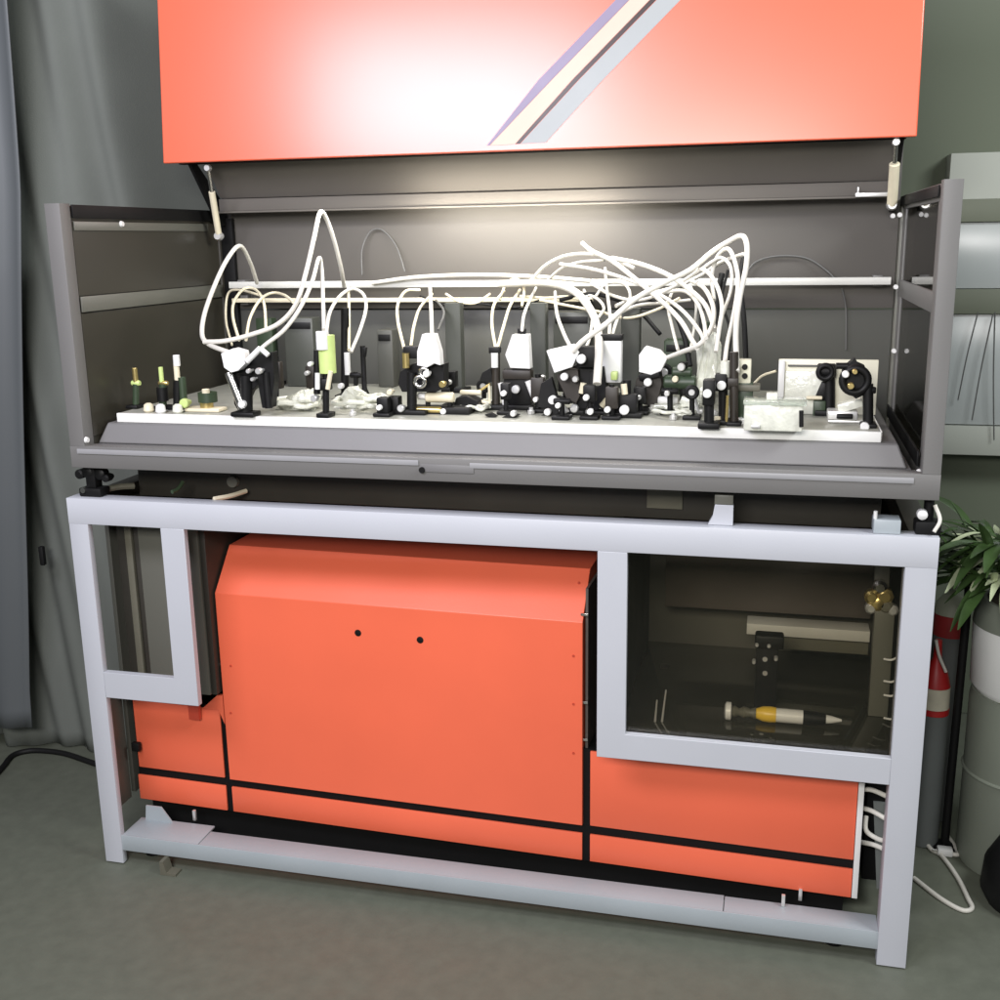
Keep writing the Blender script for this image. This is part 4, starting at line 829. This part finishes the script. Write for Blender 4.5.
for i in range(5):
    th = random.random()*6.28; r0 = rP*.3
    MB().tube([(dx+r0*math.cos(th), Yd+r0*math.sin(th), z2+.004), (dx+r0*1.4*math.cos(th), Yd+r0*1.4*math.sin(th), z2+.06), (dx+r0*2*math.cos(th), Yd+r0*2*math.sin(th), z2+.12)], .004, 8, 5).build('stem', M['leaf'], pl_)
def leaf(mb, base, d, L, w, droop):
    d = Vector(d).normalized(); side = d.cross(Vector((0, 0, 1))).normalized(); upn = side.cross(d).normalized(); n = 7; rows = []
    for k in range(n+1):
        t = k/n; c_ = Vector(base)+d*L*t+Vector((0, 0, -droop*L*t*t)); ww = w*math.sin(math.pi*min(.98, t*.9+.08))**.8
        rows.append([c_-side*ww+upn*ww*.35, c_, c_+side*ww+upn*ww*.35])
    mb.sheet(rows)
random.seed(11)
for nm, m, cnt, seed in (('foliage', 'leaf', 190, 3), ('highlight_foliage', 'leafglint', 52, 9)):  # pale leaves put the plant's white highlights into colour
    mb = MB(); random.seed(seed)
    for i in range(cnt):
        th = random.uniform(0, 2*math.pi); el = random.uniform(-.25, 1.1); rr = random.uniform(.02, .12)
        bs = (dx-.085+rr*math.cos(th), Yd-.04+rr*math.sin(th), z2+random.uniform(.04, .18))
        leaf(mb, bs, (math.cos(th)*math.cos(el), math.sin(th)*math.cos(el), math.sin(el)), random.uniform(.09, .19), random.uniform(.008, .017), random.uniform(.1, .7))
    mb.build(nm, M[m], pl_)
# cables and plug on the floor at the right
o = MB().tube([atz(918, 835, .006)+Vector((0, .0, .02)), atz(930, 848, .006), atz(942, 856, .006), atz(958, 878, .006), atz(968, 898, .006), atz(972, 908, .006), atz(962, 910, .006), atz(940, 898, .006), atz(914, 878, .006)], .0058, 10, 8).build('power_cord', M['cable']); tag(o, 'white power cord making a pointed loop on the floor at the right', 'cord')
o = MB().tube([atz(947, 853, .006), atz(958, 854, .008), atz(952, 842, .007), atz(944, 832, .006)], .006, 10, 8).build('power_cord', M['cable']); tag(o, 'short white cord end bent back beside the pointed loop', 'cord')
p = atz(944, 855, .0); pg = thing('plug', 'small white plug lying on the floor where the cords meet', 'plug', p)
MB().box((p.x-.018, p.y-.012, .001), (p.x+.02, p.y+.012, .022), .004).build('body', M['white'], pg)
MB().cyl((p.x-.018, p.y, .012), (p.x-.03, p.y, .012), .003).build('pin', M['steel'], pg)
p = atz(1005, 905, 0); tl = thing('tool_bag', 'dark low bag on the floor at the right edge', 'bag', (p.x+.06, p.y, 0))
bg = MB(); bg.lathe((p.x+.06, p.y+.02, .001), [(.10, 0), (.115, .03), (.11, .10), (.08, .16), (.03, .19)], 24); bg.build('body', M['blackcab'], tl)
MB().torus((p.x+.06, p.y+.02, .195), .035, .006).build('handle', M['blackcab'], tl)
# cables on the floor at the left
o = MB().tube([atz(-40, 812, .009), atz(0, 770, .009), atz(12, 756, .009), atz(28, 751, .009), atz(46, 751, .009), atz(66, 754, .009), atz(90, 762, .009), atz(120, 772, .009)], .0085, 10, 8).build('power_cord', M['blackcab']); tag(o, 'thick black cord curving along the floor at the far left', 'cord')
p = at(44, 555, .50); tag(MB().box((p.x-.008, .485, p.z-.03), (p.x+.008, .50, p.z+.03), .004).build('curtain_clip', M['blackcab']), 'small black clip on the curtain edge at the left', 'clip')

# ------------------------------------------------------------------ light
w = bpy.data.worlds.new('World'); S.world = w; w.use_nodes = True
bg_ = w.node_tree.nodes['Background']; bg_.inputs[0].default_value = (.92, .97, 1.0, 1); bg_.inputs[1].default_value = .17
def area(name, loc, target, sx, sy, power, col=(1, 1, 1)):
    l = bpy.data.lights.new(name, 'AREA'); l.shape = 'RECTANGLE'; l.size = sx; l.size_y = sy; l.energy = power; l.color = col
    o = bpy.data.objects.new(name, l); COL.objects.link(o); o.location = loc
    d = Vector(target)-Vector(loc); o.rotation_euler = d.to_track_quat('-Z', 'Y').to_euler(); return o
area('overhead_light', (.20, -1.75, 2.60), (.86, .54, 1.6), 1.3, .6, 58, (.88, .86, 1))
area('overhead_light', (3.3, -.7, 2.75), (1.9, .7, .7), 1.0, .5, 46, (.95, .98, 1))  # second overhead light, added to brighten the background at the right
area('front_fill', (1.2, -3.0, 2.22), (.95, 0, .80), 1.25, .5, 84, (1, .97, .95))  # added low frontal fill to reach the sloped cover under the rail
area('wall_glow_emitter', (.97, .585, zl-.020), (.97, .80, zl-.055), .55, .03, 2.8, (1, .93, .82))  # added emitter in open air, without a fixture, for the wall glow
area('inner_lamp', (1.0, .47, LB-.03), (1.0, .35, 1.2), 1.2, .08, 9.5, (1, .98, .94))

vs = S.view_settings; vs.view_transform = 'Standard'; vs.look = 'None'; vs.exposure = 0; vs.gamma = 1; vs.use_curve_mapping = False
S.cycles.use_denoising = True
S.cycles.max_bounces = 8; S.cycles.transparent_max_bounces = 12
